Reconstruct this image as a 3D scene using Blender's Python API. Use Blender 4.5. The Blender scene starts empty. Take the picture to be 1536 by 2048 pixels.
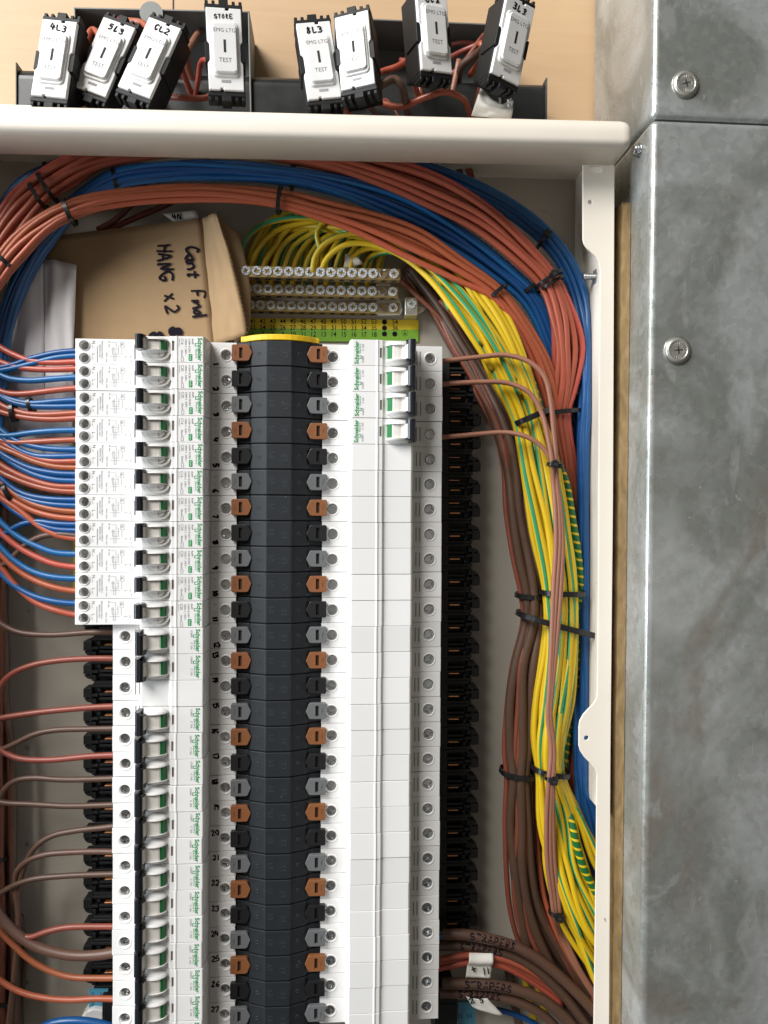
import bpy, bmesh, math, random
from mathutils import Vector, Matrix, noise
random.seed(7)
S = bpy.context.scene
COL = S.collection
# board frame: x right, y up, z out of the wall towards the viewer (metres); world = B @ board
B = Matrix.Rotation(math.pi/2, 4, 'X')

# ------------------------------------------------------------------ camera
FPX = 1540.0                                   # focal length in pixels of a 1536 x 2048 picture
YAW, PITCH, ROLL = 0.06585, 0.01239, 0.00507
CAM = Vector((0.03805, -0.10314, 0.62541))
_F = Vector((math.sin(YAW)*math.cos(PITCH), -math.sin(PITCH), -math.cos(YAW)*math.cos(PITCH)))
_R0 = Vector((math.cos(YAW), 0, math.sin(YAW))); _U0 = _R0.cross(_F)
_R = _R0*math.cos(ROLL) + _U0*math.sin(ROLL); _U = _U0*math.cos(ROLL) - _R0*math.sin(ROLL)
cam = bpy.data.cameras.new('camera'); camo = bpy.data.objects.new('camera', cam); COL.objects.link(camo)
cam.sensor_fit = 'VERTICAL'; cam.sensor_height = 24.0; cam.lens = FPX/2048*24.0
cam.clip_start = 0.01; cam.clip_end = 50
_m = Matrix((_R, _U, -_F)).transposed().to_4x4(); _m.translation = CAM
camo.matrix_world = B @ _m
S.camera = camo
S.render.resolution_x = 768; S.render.resolution_y = 1024

# ------------------------------------------------------------------ light
W = bpy.data.worlds.new('World'); S.world = W; W.use_nodes = True
bg = W.node_tree.nodes['Background']; bg.inputs[0].default_value = (1.0, 0.93, 0.84, 1); bg.inputs[1].default_value = 0.045

def area(name, loc, target, sx, sy, power, color):
    l = bpy.data.lights.new(name, 'AREA'); l.shape = 'RECTANGLE'; l.size = sx; l.size_y = sy; l.energy = power; l.color = color
    o = bpy.data.objects.new(name, l); COL.objects.link(o)
    p = B @ Vector(loc); t = B @ Vector(target)
    o.location = p; o.rotation_euler = (t-p).to_track_quat('-Z', 'Y').to_euler()
    return o
area('window_light', (-1.75, 1.95, 1.95), (0.0, -0.15, 0.05), 1.9, 1.6, 176, (1.0, 0.985, 0.965))
area('side_window', (-1.7, -0.05, 0.62), (0.1, -0.15, 0.06), 0.8, 1.3, 40, (0.84, 0.92, 1.0))
area('fill_light', (0.35, -0.5, 2.2), (0.05, -0.15, 0.05), 1.6, 1.2, 2.4, (1.0, 0.92, 0.82))  # weak warm fill added in front of the board, not a seen lamp
S.view_settings.view_transform = 'Standard'; S.view_settings.look = 'None'
S.view_settings.exposure = 0.0; S.view_settings.gamma = 1.0

# ------------------------------------------------------------------ helpers
def un(u, v, z):
    """board point at height z over the back panel that stands under pixel (u, v) of the photograph"""
    d = _F + _R*((u-768)/FPX) - _U*((v-1024)/FPX)
    return CAM + d*((z-CAM.z)/d.z)
def px(z): return (CAM.z - z)/FPX               # metres per pixel at height z

def mat(name, col, rough=0.5, metal=0.0, spec=0.5, var=0.06, nscale=300.0, bump=0.05, rnd=0.0, coat=0.0, rvar=0.08, bscale=None, detail=3.0, specks=None):
    m = bpy.data.materials.new(name); m.use_nodes = True
    nt = m.node_tree; b = nt.nodes['Principled BSDF']; L = nt.links.new
    b.inputs['Metallic'].default_value = metal; b.inputs['Specular IOR Level'].default_value = spec
    b.inputs['Coat Weight'].default_value = coat
    tc = nt.nodes.new('ShaderNodeTexCoord')
    n = nt.nodes.new('ShaderNodeTexNoise'); n.inputs['Scale'].default_value = nscale; n.inputs['Detail'].default_value = detail
    L(tc.outputs['Object'], n.inputs['Vector'])
    mx = nt.nodes.new('ShaderNodeMix'); mx.data_type = 'RGBA'
    mx.inputs['A'].default_value = (*[c*(1-var) for c in col], 1); mx.inputs['B'].default_value = (*[min(1, c*(1+var)) for c in col], 1)
    L(n.outputs['Fac'], mx.inputs['Factor'])
    out = mx.outputs['Result']
    if specks:                                    # dust, chips and grime with a shape of their own
        sn = nt.nodes.new('ShaderNodeTexNoise'); sn.inputs['Scale'].default_value = specks[2]; sn.inputs['Detail'].default_value = 4; sn.inputs['Distortion'].default_value = 1.5
        ad = nt.nodes.new('ShaderNodeVectorMath'); ad.operation = 'ADD'; ob = nt.nodes.new('ShaderNodeObjectInfo'); L(tc.outputs['Object'], ad.inputs[0]); L(ob.outputs['Location'], ad.inputs[1]); L(ad.outputs[0], sn.inputs['Vector'])
        sr = nt.nodes.new('ShaderNodeMapRange'); sr.inputs['From Min'].default_value = specks[0]; sr.inputs['From Max'].default_value = specks[0]+0.02; L(sn.outputs['Fac'], sr.inputs['Value'])
        ms = nt.nodes.new('ShaderNodeMix'); ms.data_type = 'RGBA'; ms.inputs['B'].default_value = (*specks[1], 1); L(sr.outputs[0], ms.inputs['Factor']); L(out, ms.inputs['A']); out = ms.outputs['Result']
    if rnd:
        oi = nt.nodes.new('ShaderNodeObjectInfo'); mr = nt.nodes.new('ShaderNodeMapRange')
        mr.inputs['To Min'].default_value = 1-rnd; mr.inputs['To Max'].default_value = 1+rnd
        L(oi.outputs['Random'], mr.inputs['Value'])
        hs = nt.nodes.new('ShaderNodeHueSaturation'); L(mr.outputs[0], hs.inputs['Value']); L(out, hs.inputs['Color'])
        mh = nt.nodes.new('ShaderNodeMapRange'); mh.inputs['To Min'].default_value = 0.5+rnd*0.04; mh.inputs['To Max'].default_value = 0.5-rnd*0.04
        L(oi.outputs['Random'], mh.inputs['Value']); L(mh.outputs[0], hs.inputs['Hue'])
        out = hs.outputs['Color']
    L(out, b.inputs['Base Color'])
    r = nt.nodes.new('ShaderNodeMapRange'); r.inputs['To Min'].default_value = max(0.02, rough-rvar); r.inputs['To Max'].default_value = min(1, rough+rvar)
    L(n.outputs['Fac'], r.inputs['Value']); L(r.outputs[0], b.inputs['Roughness'])
    if bump:
        n2 = nt.nodes.new('ShaderNodeTexNoise'); n2.inputs['Scale'].default_value = bscale or nscale*4; n2.inputs['Detail'].default_value = 2
        L(tc.outputs['Object'], n2.inputs['Vector'])
        bp = nt.nodes.new('ShaderNodeBump'); bp.inputs['Strength'].default_value = bump; bp.inputs['Distance'].default_value = 0.0005
        L(n2.outputs['Fac'], bp.inputs['Height']); L(bp.outputs[0], b.inputs['Normal'])
    return m

M = {}
M['white'] = mat('white_plastic', (0.75, 0.74, 0.72), 0.42, var=0.03, nscale=60, bump=0.03, bscale=2500, rnd=0.03, specks=(0.765, (0.30, 0.28, 0.25), 300))
M['cream'] = mat('cream_plastic', (0.66, 0.63, 0.58), 0.45, var=0.03, nscale=80, bump=0.03, bscale=2500)
M['blank'] = mat('blank_plastic', (0.75, 0.74, 0.72), 0.38, var=0.03, nscale=60, bump=0.03, bscale=2500, rnd=0.045, specks=(0.765, (0.35, 0.32, 0.28), 300))
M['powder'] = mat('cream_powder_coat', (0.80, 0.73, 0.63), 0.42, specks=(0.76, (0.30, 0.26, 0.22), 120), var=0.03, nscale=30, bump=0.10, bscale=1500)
M['panel'] = mat('shaded_panel_coat', (0.41, 0.37, 0.31), 0.5, specks=(0.74, (0.22, 0.18, 0.14), 150), var=0.05, nscale=15, bump=0.10, bscale=1500)  # cabinet cream darkened: interior shade put into the coat colour
M['black'] = mat('black_plastic', (0.008, 0.0085, 0.009), 0.55, spec=0.3, var=0.2, nscale=200, bump=0.06)
M['handle'] = mat('handle_black', (0.013, 0.015, 0.019), 0.22, var=0.15, nscale=200, bump=0.03, rvar=0.04)
M['busbar'] = mat('busbar_grey', (0.0150, 0.0182, 0.0215), 0.50, spec=0.4, var=0.25, specks=(0.735, (0.16, 0.16, 0.155), 260), nscale=120, bump=0.08, bscale=1800)
M['bustext'] = mat('busbar_relief', (0.035, 0.040, 0.044), 0.6, var=0.1)
M['tab_brown'] = mat('brown_tab', (0.22, 0.082, 0.030), 0.42, var=0.08, nscale=200, bump=0.05, rnd=0.06)
M['tab_black'] = mat('black_tab', (0.011, 0.011, 0.012), 0.36, var=0.1)
M['tab_grey'] = mat('grey_tab', (0.125, 0.13, 0.132), 0.44, var=0.08, rnd=0.05)
M['slot_brown'] = mat('brown_slot', (0.075, 0.035, 0.015), 0.6)  # slot tones: clip colours darkened with painted recess shade; clip marks reuse them
M['slot_grey'] = mat('grey_slot', (0.03, 0.032, 0.033), 0.6)
M['slot_black'] = mat('black_slot', (0.006, 0.006, 0.006), 0.6)
M['green'] = mat('green_print', (0.004, 0.26, 0.07), 0.9, spec=0.1, var=0.05)
M['greenflag'] = mat('green_flag', (0.003, 0.155, 0.035), 0.4, var=0.06)
M['ink'] = mat('grey_print', (0.12, 0.12, 0.13), 0.9, spec=0.1)
M['inklight'] = mat('pale_print', (0.34, 0.34, 0.35), 0.9, spec=0.1)
M['marker'] = mat('black_marker', (0.012, 0.010, 0.016), 0.9, spec=0.1, var=0.3)
M['slotgrey'] = mat('vent_grey', (0.36, 0.35, 0.345), 0.6)
M['window'] = mat('indicator_window', (0.22, 0.17, 0.155), 0.3)
M['steel'] = mat('zinc_screw', (0.50, 0.52, 0.53), 0.30, metal=1.0, var=0.15, nscale=900, bump=0.25, bscale=1500, rnd=0.12)
M['steeldark'] = mat('dark_screw', (0.48, 0.48, 0.47), 0.32, metal=1.0, var=0.2, nscale=900, bump=0.3, bscale=1500, rnd=0.2)
M['earthscrew'] = mat('bright_zinc_screw', (0.70, 0.745, 0.77), 0.42, metal=0.45, var=0.12, nscale=900, bump=0.2, bscale=1500, rnd=0.08)
M['brass'] = mat('brass', (0.42, 0.30, 0.13), 0.42, metal=0.75, var=0.25, nscale=250, bump=0.15)
M['plate'] = mat('zinc_plate', (0.62, 0.61, 0.55), 0.35, metal=0.8, var=0.12, nscale=200)
M['copper'] = mat('copper', (0.72, 0.32, 0.14), 0.36, metal=0.75, var=0.15, nscale=400, rnd=0.25)
M['yellow'] = mat('yellow_plastic', (0.78, 0.50, 0.015), 0.42, var=0.05)
M['redcable'] = mat('red_cable_sheath', (0.37, 0.078, 0.046), 0.33, var=0.08, nscale=150, bump=0.12, bscale=2200, rnd=0.16)
M['orangecable'] = mat('orange_cable_sheath', (0.36, 0.088, 0.038), 0.33, var=0.08, nscale=150, bump=0.12, bscale=2200, rnd=0.14)
M['bluecable'] = mat('blue_cable_sheath', (0.009, 0.082, 0.245), 0.33, var=0.08, nscale=150, bump=0.12, bscale=2200, rnd=0.18)
M['browncable'] = mat('brown_cable_sheath', (0.095, 0.050, 0.034), 0.45, var=0.1, nscale=150, bump=0.15, bscale=2000, rnd=0.14)
M['rustcable'] = mat('rust_cable_sheath', (0.20, 0.054, 0.032), 0.42, var=0.1, nscale=150, bump=0.12, bscale=2000, rnd=0.2)
M['dullorange'] = mat('dull_orange_sheath', (0.28, 0.075, 0.032), 0.42, var=0.1, nscale=150, bump=0.12, bscale=2000, rnd=0.15)
M['tancable'] = mat('tan_brown_cable_sheath', (0.29, 0.125, 0.08), 0.45, var=0.08, nscale=150, bump=0.12, bscale=2000, rnd=0.06)
M['tie'] = mat('black_nylon', (0.010, 0.010, 0.011), 0.30, var=0.2, bump=0.05)
M['card'] = mat('cardboard', (0.34, 0.228, 0.125), 0.85, spec=0.2, var=0.10, nscale=90, bump=0.15, bscale=900, detail=6)
M['cardedge'] = mat('cardboard_edge', (0.30, 0.20, 0.12), 0.9, spec=0.2, var=0.25, nscale=600, bump=0.2)
M['paper'] = mat('white_paper', (0.72, 0.70, 0.70), 0.6, spec=0.3, var=0.03, nscale=40, bump=0.06)
M['tape'] = mat('white_tape', (0.74, 0.72, 0.66), 0.5, var=0.04, nscale=100, bump=0.1, bscale=700)
M['bluelabel'] = mat('blue_label', (0.07, 0.27, 0.40), 0.5)
M['labelyellow'] = mat('label_yellow', (0.62, 0.46, 0.02), 0.45, var=0.05)
M['labelgreen'] = mat('label_green', (0.20, 0.42, 0.035), 0.45, var=0.05)
M['boxgrey'] = mat('grey_steel_box', (0.17, 0.175, 0.165), 0.5, metal=0.3, var=0.15, nscale=40, bump=0.05)
M['darkbar'] = mat('dark_plastic_bar', (0.017, 0.018, 0.017), 0.33, var=0.2, nscale=60)
M['switchtext'] = mat('switch_print', (0.15, 0.147, 0.145), 0.9, spec=0.1)
M['hole'] = mat('hole_dark', (0.02, 0.02, 0.02), 0.8)
M['bluesheet'] = mat('blue_plastic', (0.02, 0.13, 0.30), 0.35)

def earth_material():
    m = bpy.data.materials.new('yellow_green_sheath'); m.use_nodes = True
    nt = m.node_tree; b = nt.nodes['Principled BSDF']; L = nt.links.new
    uv = nt.nodes.new('ShaderNodeTexCoord'); sp = nt.nodes.new('ShaderNodeSeparateXYZ'); L(uv.outputs['UV'], sp.inputs[0])
    fr = nt.nodes.new('ShaderNodeMath'); fr.operation = 'FRACT'; L(sp.outputs[0], fr.inputs[0])
    r = nt.nodes.new('ShaderNodeValToRGB'); r.color_ramp.interpolation = 'LINEAR'
    e = r.color_ramp.elements; e[0].position = 0.215; e[0].color = (0.035, 0.28, 0.12, 1); e[1].position = 0.23; e[1].color = (0.62, 0.42, 0.012, 1)
    e2 = r.color_ramp.elements.new(0.985); e2.color = (0.62, 0.42, 0.012, 1); e3 = r.color_ramp.elements.new(1.0); e3.color = (0.03, 0.30, 0.12, 1)
    L(fr.outputs[0], r.inputs[0])
    oi = nt.nodes.new('ShaderNodeObjectInfo'); mr = nt.nodes.new('ShaderNodeMapRange'); mr.inputs['To Min'].default_value = 0.86; mr.inputs['To Max'].default_value = 1.1
    L(oi.outputs['Random'], mr.inputs['Value'])
    hs = nt.nodes.new('ShaderNodeHueSaturation'); L(mr.outputs[0], hs.inputs['Value']); L(r.outputs[0], hs.inputs['Color'])
    L(hs.outputs[0], b.inputs['Base Color']); b.inputs['Roughness'].default_value = 0.38
    n2 = nt.nodes.new('ShaderNodeTexNoise'); n2.inputs['Scale'].default_value = 2000; L(uv.outputs['Object'], n2.inputs['Vector'])
    bp = nt.nodes.new('ShaderNodeBump'); bp.inputs['Strength'].default_value = 0.1; bp.inputs['Distance'].default_value = 0.0005
    L(n2.outputs['Fac'], bp.inputs['Height']); L(bp.outputs[0], b.inputs['Normal'])
    return m
M['earth'] = earth_material()
def dark_earth_material():
    m = M['earth'].copy(); m.name = 'dark_green_yellow_sheath'
    for n in m.node_tree.nodes:
        if n.type == 'VALTORGB':
            for e in n.color_ramp.elements: e.position = e.position
            n.color_ramp.elements[0].position = 0.70; n.color_ramp.elements[1].position = 0.73
            for e in n.color_ramp.elements:
                if e.color[0] < 0.1: e.color = (0.008, 0.12, 0.03, 1)
                else: e.color = (0.62, 0.46, 0.01, 1)
    return m
M['earthdark'] = dark_earth_material()

def galv_material():
    m = bpy.data.materials.new('galvanised_steel'); m.use_nodes = True
    nt = m.node_tree; b = nt.nodes['Principled BSDF']; L = nt.links.new
    tc = nt.nodes.new('ShaderNodeTexCoord')
    def nse(scale, detail, dist=0.0, stretch=None):
        n = nt.nodes.new('ShaderNodeTexNoise'); n.inputs['Scale'].default_value = scale; n.inputs['Detail'].default_value = detail; n.inputs['Distortion'].default_value = dist
        if stretch:
            mp = nt.nodes.new('ShaderNodeMapping'); mp.inputs['Scale'].default_value = stretch[0]; mp.inputs['Rotation'].default_value = stretch[1]
            L(tc.outputs['Object'], mp.inputs['Vector']); L(mp.outputs[0], n.inputs['Vector'])
        else: L(tc.outputs['Object'], n.inputs['Vector'])
        return n
    def rng(src, a, b_, c=0.0, d=1.0):
        r = nt.nodes.new('ShaderNodeMapRange'); r.inputs['From Min'].default_value = a; r.inputs['From Max'].default_value = b_; r.inputs['To Min'].default_value = c; r.inputs['To Max'].default_value = d
        L(src, r.inputs['Value']); return r.outputs[0]
    def mix(fac, A, Bc, mode='MIX'):
        mx = nt.nodes.new('ShaderNodeMix'); mx.data_type = 'RGBA'; mx.blend_type = mode
        if isinstance(fac, float): mx.inputs['Factor'].default_value = fac
        else: L(fac, mx.inputs['Factor'])
        for k, v in (('A', A), ('B', Bc)):
            if isinstance(v, tuple): mx.inputs[k].default_value = v
            else: L(v, mx.inputs[k])
        return mx.outputs['Result']
    n1 = nse(11, 5, 1.4); vor = nt.nodes.new('ShaderNodeTexVoronoi'); vor.inputs['Scale'].default_value = 240; L(tc.outputs['Object'], vor.inputs['Vector'])
    bw = nt.nodes.new('ShaderNodeRGBToBW'); L(vor.outputs['Color'], bw.inputs[0])
    c = mix(rng(n1.outputs['Fac'], 0.40, 0.60), (0.27, 0.28, 0.255, 1), (0.44, 0.455, 0.44, 1))
    c = mix(rng(nse(7, 4, 2.0).outputs['Fac'], 0.55, 0.66, 0, 0.75), c, (0.265, 0.235, 0.20, 1))          # brownish handling smears
    c = mix(rng(nse(26, 6, 2.5, ((1, 0.45, 1), (0, 0, 0.5))).outputs['Fac'], 0.60, 0.66, 0, 0.6), c, (0.42, 0.425, 0.41, 1))   # pale oxide wipes
    spg = nt.nodes.new('ShaderNodeCombineColor'); sv = rng(bw.outputs[0], 0.2, 0.8, 0.465, 0.535); [L(sv, spg.inputs[i]) for i in range(3)]
    c = mix(0.5, c, spg.outputs[0], 'OVERLAY')
    scr = nse(30, 3, 0.3, ((26, 1.2, 26), (0, 0, 0.12))); scr2 = nse(30, 3, 0.3, ((1.6, 30, 30), (0, 0, 0.5)))
    c = mix(rng(scr.outputs['Fac'], 0.70, 0.74, 0, 0.5), c, (0.55, 0.55, 0.54, 1)); c = mix(rng(scr2.outputs['Fac'], 0.73, 0.77, 0, 0.5), c, (0.56, 0.55, 0.53, 1))
    c = mix(rng(nse(160, 5, 2.0).outputs['Fac'], 0.71, 0.74, 0, 0.8), c, (0.56, 0.54, 0.50, 1))          # plaster specks
    L(c, b.inputs['Base Color']); b.inputs['Metallic'].default_value = 0.50
    L(rng(bw.outputs[0], 0.1, 0.9, 0.24, 0.42), b.inputs['Roughness'])
    n3 = nse(420, 3); bp = nt.nodes.new('ShaderNodeBump'); bp.inputs['Strength'].default_value = 0.07; bp.inputs['Distance'].default_value = 0.0005
    n4 = nse(9, 2); bp2 = nt.nodes.new('ShaderNodeBump'); bp2.inputs['Strength'].default_value = 0.25; bp2.inputs['Distance'].default_value = 0.004
    L(n4.outputs['Fac'], bp2.inputs['Height']); L(bp2.outputs[0], bp.inputs['Normal'])
    L(n3.outputs['Fac'], bp.inputs['Height']); L(bp.outputs[0], b.inputs['Normal'])
    return m
M['galv'] = galv_material()

def wood_material(name, c0, c1, scale, stretch, rough=0.55):
    m = bpy.data.materials.new(name); m.use_nodes = True
    nt = m.node_tree; b = nt.nodes['Principled BSDF']; L = nt.links.new
    tc = nt.nodes.new('ShaderNodeTexCoord'); mp = nt.nodes.new('ShaderNodeMapping'); mp.inputs['Scale'].default_value = stretch
    L(tc.outputs['Object'], mp.inputs['Vector'])
    n = nt.nodes.new('ShaderNodeTexNoise'); n.inputs['Scale'].default_value = scale; n.inputs['Detail'].default_value = 6; n.inputs['Distortion'].default_value = 0.6
    L(mp.outputs[0], n.inputs['Vector'])
    n3 = nt.nodes.new('ShaderNodeTexNoise'); n3.inputs['Scale'].default_value = 9; n3.inputs['Detail'].default_value = 3; L(tc.outputs['Object'], n3.inputs['Vector'])
    r = nt.nodes.new('ShaderNodeValToRGB'); e = r.color_ramp.elements; e[0].position = 0.3; e[0].color = (*c0, 1); e[1].position = 0.7; e[1].color = (*c1, 1)
    ad = nt.nodes.new('ShaderNodeMath'); ad.operation = 'MULTIPLY_ADD'; ad.inputs[1].default_value = 0.6
    ml = nt.nodes.new('ShaderNodeMath'); ml.operation = 'MULTIPLY'; ml.inputs[1].default_value = 0.4; L(n3.outputs['Fac'], ml.inputs[0])
    L(n.outputs['Fac'], ad.inputs[0]); L(ml.outputs[0], ad.inputs[2]); L(ad.outputs[0], r.inputs[0])
    L(r.outputs[0], b.inputs['Base Color']); b.inputs['Roughness'].default_value = rough
    bp = nt.nodes.new('ShaderNodeBump'); bp.inputs['Strength'].default_value = 0.05; bp.inputs['Distance'].default_value = 0.0006
    L(n.outputs['Fac'], bp.inputs['Height']); L(bp.outputs[0], b.inputs['Normal'])
    return m
M['ply'] = wood_material('plywood_face', (0.53, 0.345, 0.19), (0.57, 0.385, 0.22), 55, (0.25, 3.0, 3.0), 0.5)
M['plyedge'] = wood_material('plywood_edge', (0.15, 0.088, 0.032), (0.38, 0.26, 0.12), 60, (4.0, 1.2, 1.0), 0.75)

class MB:
    """collects geometry in board coordinates"""
    def __init__(s): s.v = []; s.f = []; s.m = []; s.sm = []; s.uv = None
    def add(s, vs, fs, m=0, smooth=False):
        o = len(s.v); s.v += [tuple(v) for v in vs]
        for f in fs: s.f.append([i+o for i in f]); s.m.append(m); s.sm.append(smooth)
        return s
    def box(s, x0, x1, y0, y1, z0, z1, m=0):
        return s.add([(x0,y0,z0),(x1,y0,z0),(x1,y1,z0),(x0,y1,z0),(x0,y0,z1),(x1,y0,z1),(x1,y1,z1),(x0,y1,z1)],
                     [(0,3,2,1),(4,5,6,7),(0,1,5,4),(1,2,6,5),(2,3,7,6),(3,0,4,7)], m)
    def prism_z(s, poly, z0, z1, m=0):
        n = len(poly)
        a = sum(poly[i][0]*poly[(i+1) % n][1]-poly[(i+1) % n][0]*poly[i][1] for i in range(n))
        if a < 0: poly = poly[::-1]
        vs = [(x,y,z0) for x,y in poly]+[(x,y,z1) for x,y in poly]
        return s.add(vs, [list(range(n))[::-1], list(range(n, 2*n))]+[(i,(i+1) % n,n+(i+1) % n,n+i) for i in range(n)], m)
    def prism_y(s, prof, y0, y1, m=0):            # prof: (x, z)
        n = len(prof)
        a = sum(prof[i][0]*prof[(i+1) % n][1]-prof[(i+1) % n][0]*prof[i][1] for i in range(n))
        if a > 0: prof = prof[::-1]
        vs = [(x,y0,z) for x,z in prof]+[(x,y1,z) for x,z in prof]
        return s.add(vs, [list(range(n))[::-1], list(range(n, 2*n))]+[(i,(i+1) % n,n+(i+1) % n,n+i) for i in range(n)], m)
    def cyl(s, c, axis, r, h0, h1, n=20, m=0, r2=None, smooth=True, cap0=True):
        ax = Vector(axis).normalized(); t = Vector((0,1,0)) if abs(ax.y) < 0.9 else Vector((1,0,0))
        e1 = ax.cross(t).normalized(); e2 = ax.cross(e1); c = Vector(c); r2 = r if r2 is None else r2
        a = [c+ax*h0+(e1*math.cos(2*math.pi*i/n)+e2*math.sin(2*math.pi*i/n))*r for i in range(n)]
        b = [c+ax*h1+(e1*math.cos(2*math.pi*i/n)+e2*math.sin(2*math.pi*i/n))*r2 for i in range(n)]
        o = len(s.v); s.v += [tuple(p) for p in a+b]
        for i in range(n): s.f.append([o+i, o+(i+1) % n, o+n+(i+1) % n, o+n+i]); s.m.append(m); s.sm.append(smooth)
        if cap0: s.f.append([o+i for i in range(n)][::-1]); s.m.append(m); s.sm.append(False)
        s.f.append([o+n+i for i in range(n)]); s.m.append(m); s.sm.append(False)
        return s
    def dome(s, c, r, h, n=20, k=5, m=0):
        vs = []; fs = []
        for j in range(k):
            a = j/k*math.pi/2
            vs += [(c[0]+r*math.cos(a)*math.cos(2*math.pi*i/n), c[1]+r*math.cos(a)*math.sin(2*math.pi*i/n), c[2]+h*math.sin(a)) for i in range(n)]
        vs.append((c[0], c[1], c[2]+h))
        for j in range(k-1): fs += [(j*n+i, j*n+(i+1) % n, (j+1)*n+(i+1) % n, (j+1)*n+i) for i in range(n)]
        fs += [((k-1)*n+i, (k-1)*n+(i+1) % n, k*n) for i in range(n)]
        return s.add(vs, fs, m, True)
    def ring(s, c, r0, r1, z0, z1, n=28, m=0):
        """raised ring lying in the xy plane"""
        pr = [(r0,z0),(r0+(r1-r0)*.2,z1),(r0+(r1-r0)*.7,z1),(r1,z0)]
        vs = [(c[0]+r*math.cos(2*math.pi*i/n), c[1]+r*math.sin(2*math.pi*i/n), z) for r,z in pr for i in range(n)]
        fs = [(j*n+(i+1) % n, j*n+i, (j+1)*n+i, (j+1)*n+(i+1) % n) for j in range(3) for i in range(n)]
        return s.add(vs, [f[::-1] for f in fs], m, True)
    def rrect(s, cx, cy, w, h, r, z0, z1, m=0, seg=4, taper=0.0):
        pts = []
        for qx, qy, a0 in ((1,1,0),(-1,1,90),(-1,-1,180),(1,-1,270)):
            for i in range(seg+1):
                a = math.radians(a0+90*i/seg); pts.append((cx+qx*(w/2-r)+r*math.cos(a), cy+qy*(h/2-r)+r*math.sin(a)))
        n = len(pts)
        top = [(cx+(x-cx)*(1-taper*2/w), cy+(y-cy)*(1-taper*2/h), z1) for x,y in pts]
        return s.add([(x,y,z0) for x,y in pts]+top, [list(range(n))[::-1], list(range(n,2*n))]+[(i,(i+1) % n,n+(i+1) % n,n+i) for i in range(n)], m)
    def text(s, txt, size, origin, rot=0.0, m=0, z=0.0, align='LEFT', sx=1.0, extrude=0.0, weight=0.0):
        vs, fs = text_geo(txt, weight); ca, sa = math.cos(rot), math.sin(rot)
        wmax = max((v[0] for v in vs), default=0); dx = {'LEFT':0,'CENTER':-wmax/2,'RIGHT':-wmax}[align]
        def T(x, y, zz): x = (x+dx)*size*sx; y *= size; return (origin[0]+x*ca-y*sa, origin[1]+x*sa+y*ca, zz)
        s.add([T(x,y,z) for x,y in vs], fs, m)
        if extrude: s.add([T(x,y,z-extrude) for x,y in vs], [], m)
        return s
    def strokes(s, polys, w, fn, m=0, dz=0.00001):
        """marker pen strokes; fn maps 2-D pen points to board points, third argument a tiny lift"""
        k = 0
        for pl in polys:
            pl = smooth2(pl)
            for i in range(len(pl)-1):
                a, b = Vector(pl[i]), Vector(pl[i+1]); d = b-a
                if d.length < 1e-9: continue
                n = Vector((-d.y, d.x)).normalized()*w/2; e = d.normalized()*w*0.30
                ww = 0.85+0.3*random.random()
                q = [a-n*ww-e, b-n*ww+e, b+n*ww+e, a+n*ww-e]
                s.add([fn(p.x, p.y, k*dz) for p in q], [(0,1,2,3)], m); k = (k+1) % 9
        return s
    def tube(s, pts, r, n=9, m=0, twist=None, phase=0.0, caps=True):
        o = len(s.v); N = len(pts); P = [Vector(p) for p in pts]
        t = (P[1]-P[0]).normalized(); ref = Vector((0,0,1))
        e1 = (ref - t*ref.dot(t)); e1 = e1.normalized() if e1.length > 1e-6 else t.orthogonal().normalized()
        uvs = []; sl = 0.0; rows = []
        for i in range(N):
            tn = (P[min(i+1,N-1)]-P[max(i-1,0)]).normalized()
            e1 = (e1 - tn*e1.dot(tn)).normalized(); e2 = tn.cross(e1)
            if i: sl += (P[i]-P[i-1]).length
            rr = r(i/(N-1)) if callable(r) else r
            for j in range(n):
                a = 2*math.pi*j/n; s.v.append(tuple(P[i]+(e1*math.cos(a)+e2*math.sin(a))*rr))
            rows.append(sl)
        if s.uv is None and twist is not None: s.uv = []
        for i in range(N-1):
            for j in range(n):
                s.f.append([o+i*n+j, o+i*n+(j+1) % n, o+(i+1)*n+(j+1) % n, o+(i+1)*n+j]); s.m.append(m); s.sm.append(True)
                if twist is not None:
                    f0 = phase+twist*rows[i]; f1 = phase+twist*rows[i+1]
                    s.uv += [(j/n+f0, rows[i]), ((j+1)/n+f0, rows[i]), ((j+1)/n+f1, rows[i+1]), (j/n+f1, rows[i+1])]
        if caps:
            for base, rev in ((o, True), (o+(N-1)*n, False)):
                f = [base+j for j in range(n)]; s.f.append(f[::-1] if rev else f); s.m.append(m); s.sm.append(False)
                if twist is not None: s.uv += [(0.5,0)]*n
        return s
    def mesh(s, name, mats):
        me = bpy.data.meshes.new(name); me.from_pydata(s.v, [], s.f)
        for m in (mats if isinstance(mats, (list, tuple)) else [mats]): me.materials.append(M[m])
        me.polygons.foreach_set('material_index', s.m); me.polygons.foreach_set('use_smooth', s.sm)
        if s.uv is not None:
            ul = me.uv_layers.new(name='UVMap'); ul.data.foreach_set('uv', [c for p in s.uv for c in p])
        me.update(); return me

def split_mats(mb, names, mats):
    """one mesh per material of a collected print"""
    out = []
    for k, (nm, mt) in enumerate(zip(names, mats)):
        s = MB(); mp = {}
        for f, m in zip(mb.f, mb.m):
            if m != k: continue
            g = []
            for i in f:
                if i not in mp: mp[i] = len(s.v); s.v.append(mb.v[i])
                g.append(mp[i])
            s.f.append(g); s.m.append(0); s.sm.append(False)
        if s.f: out.append((nm, s.mesh(nm, mt)))
    return out

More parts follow.
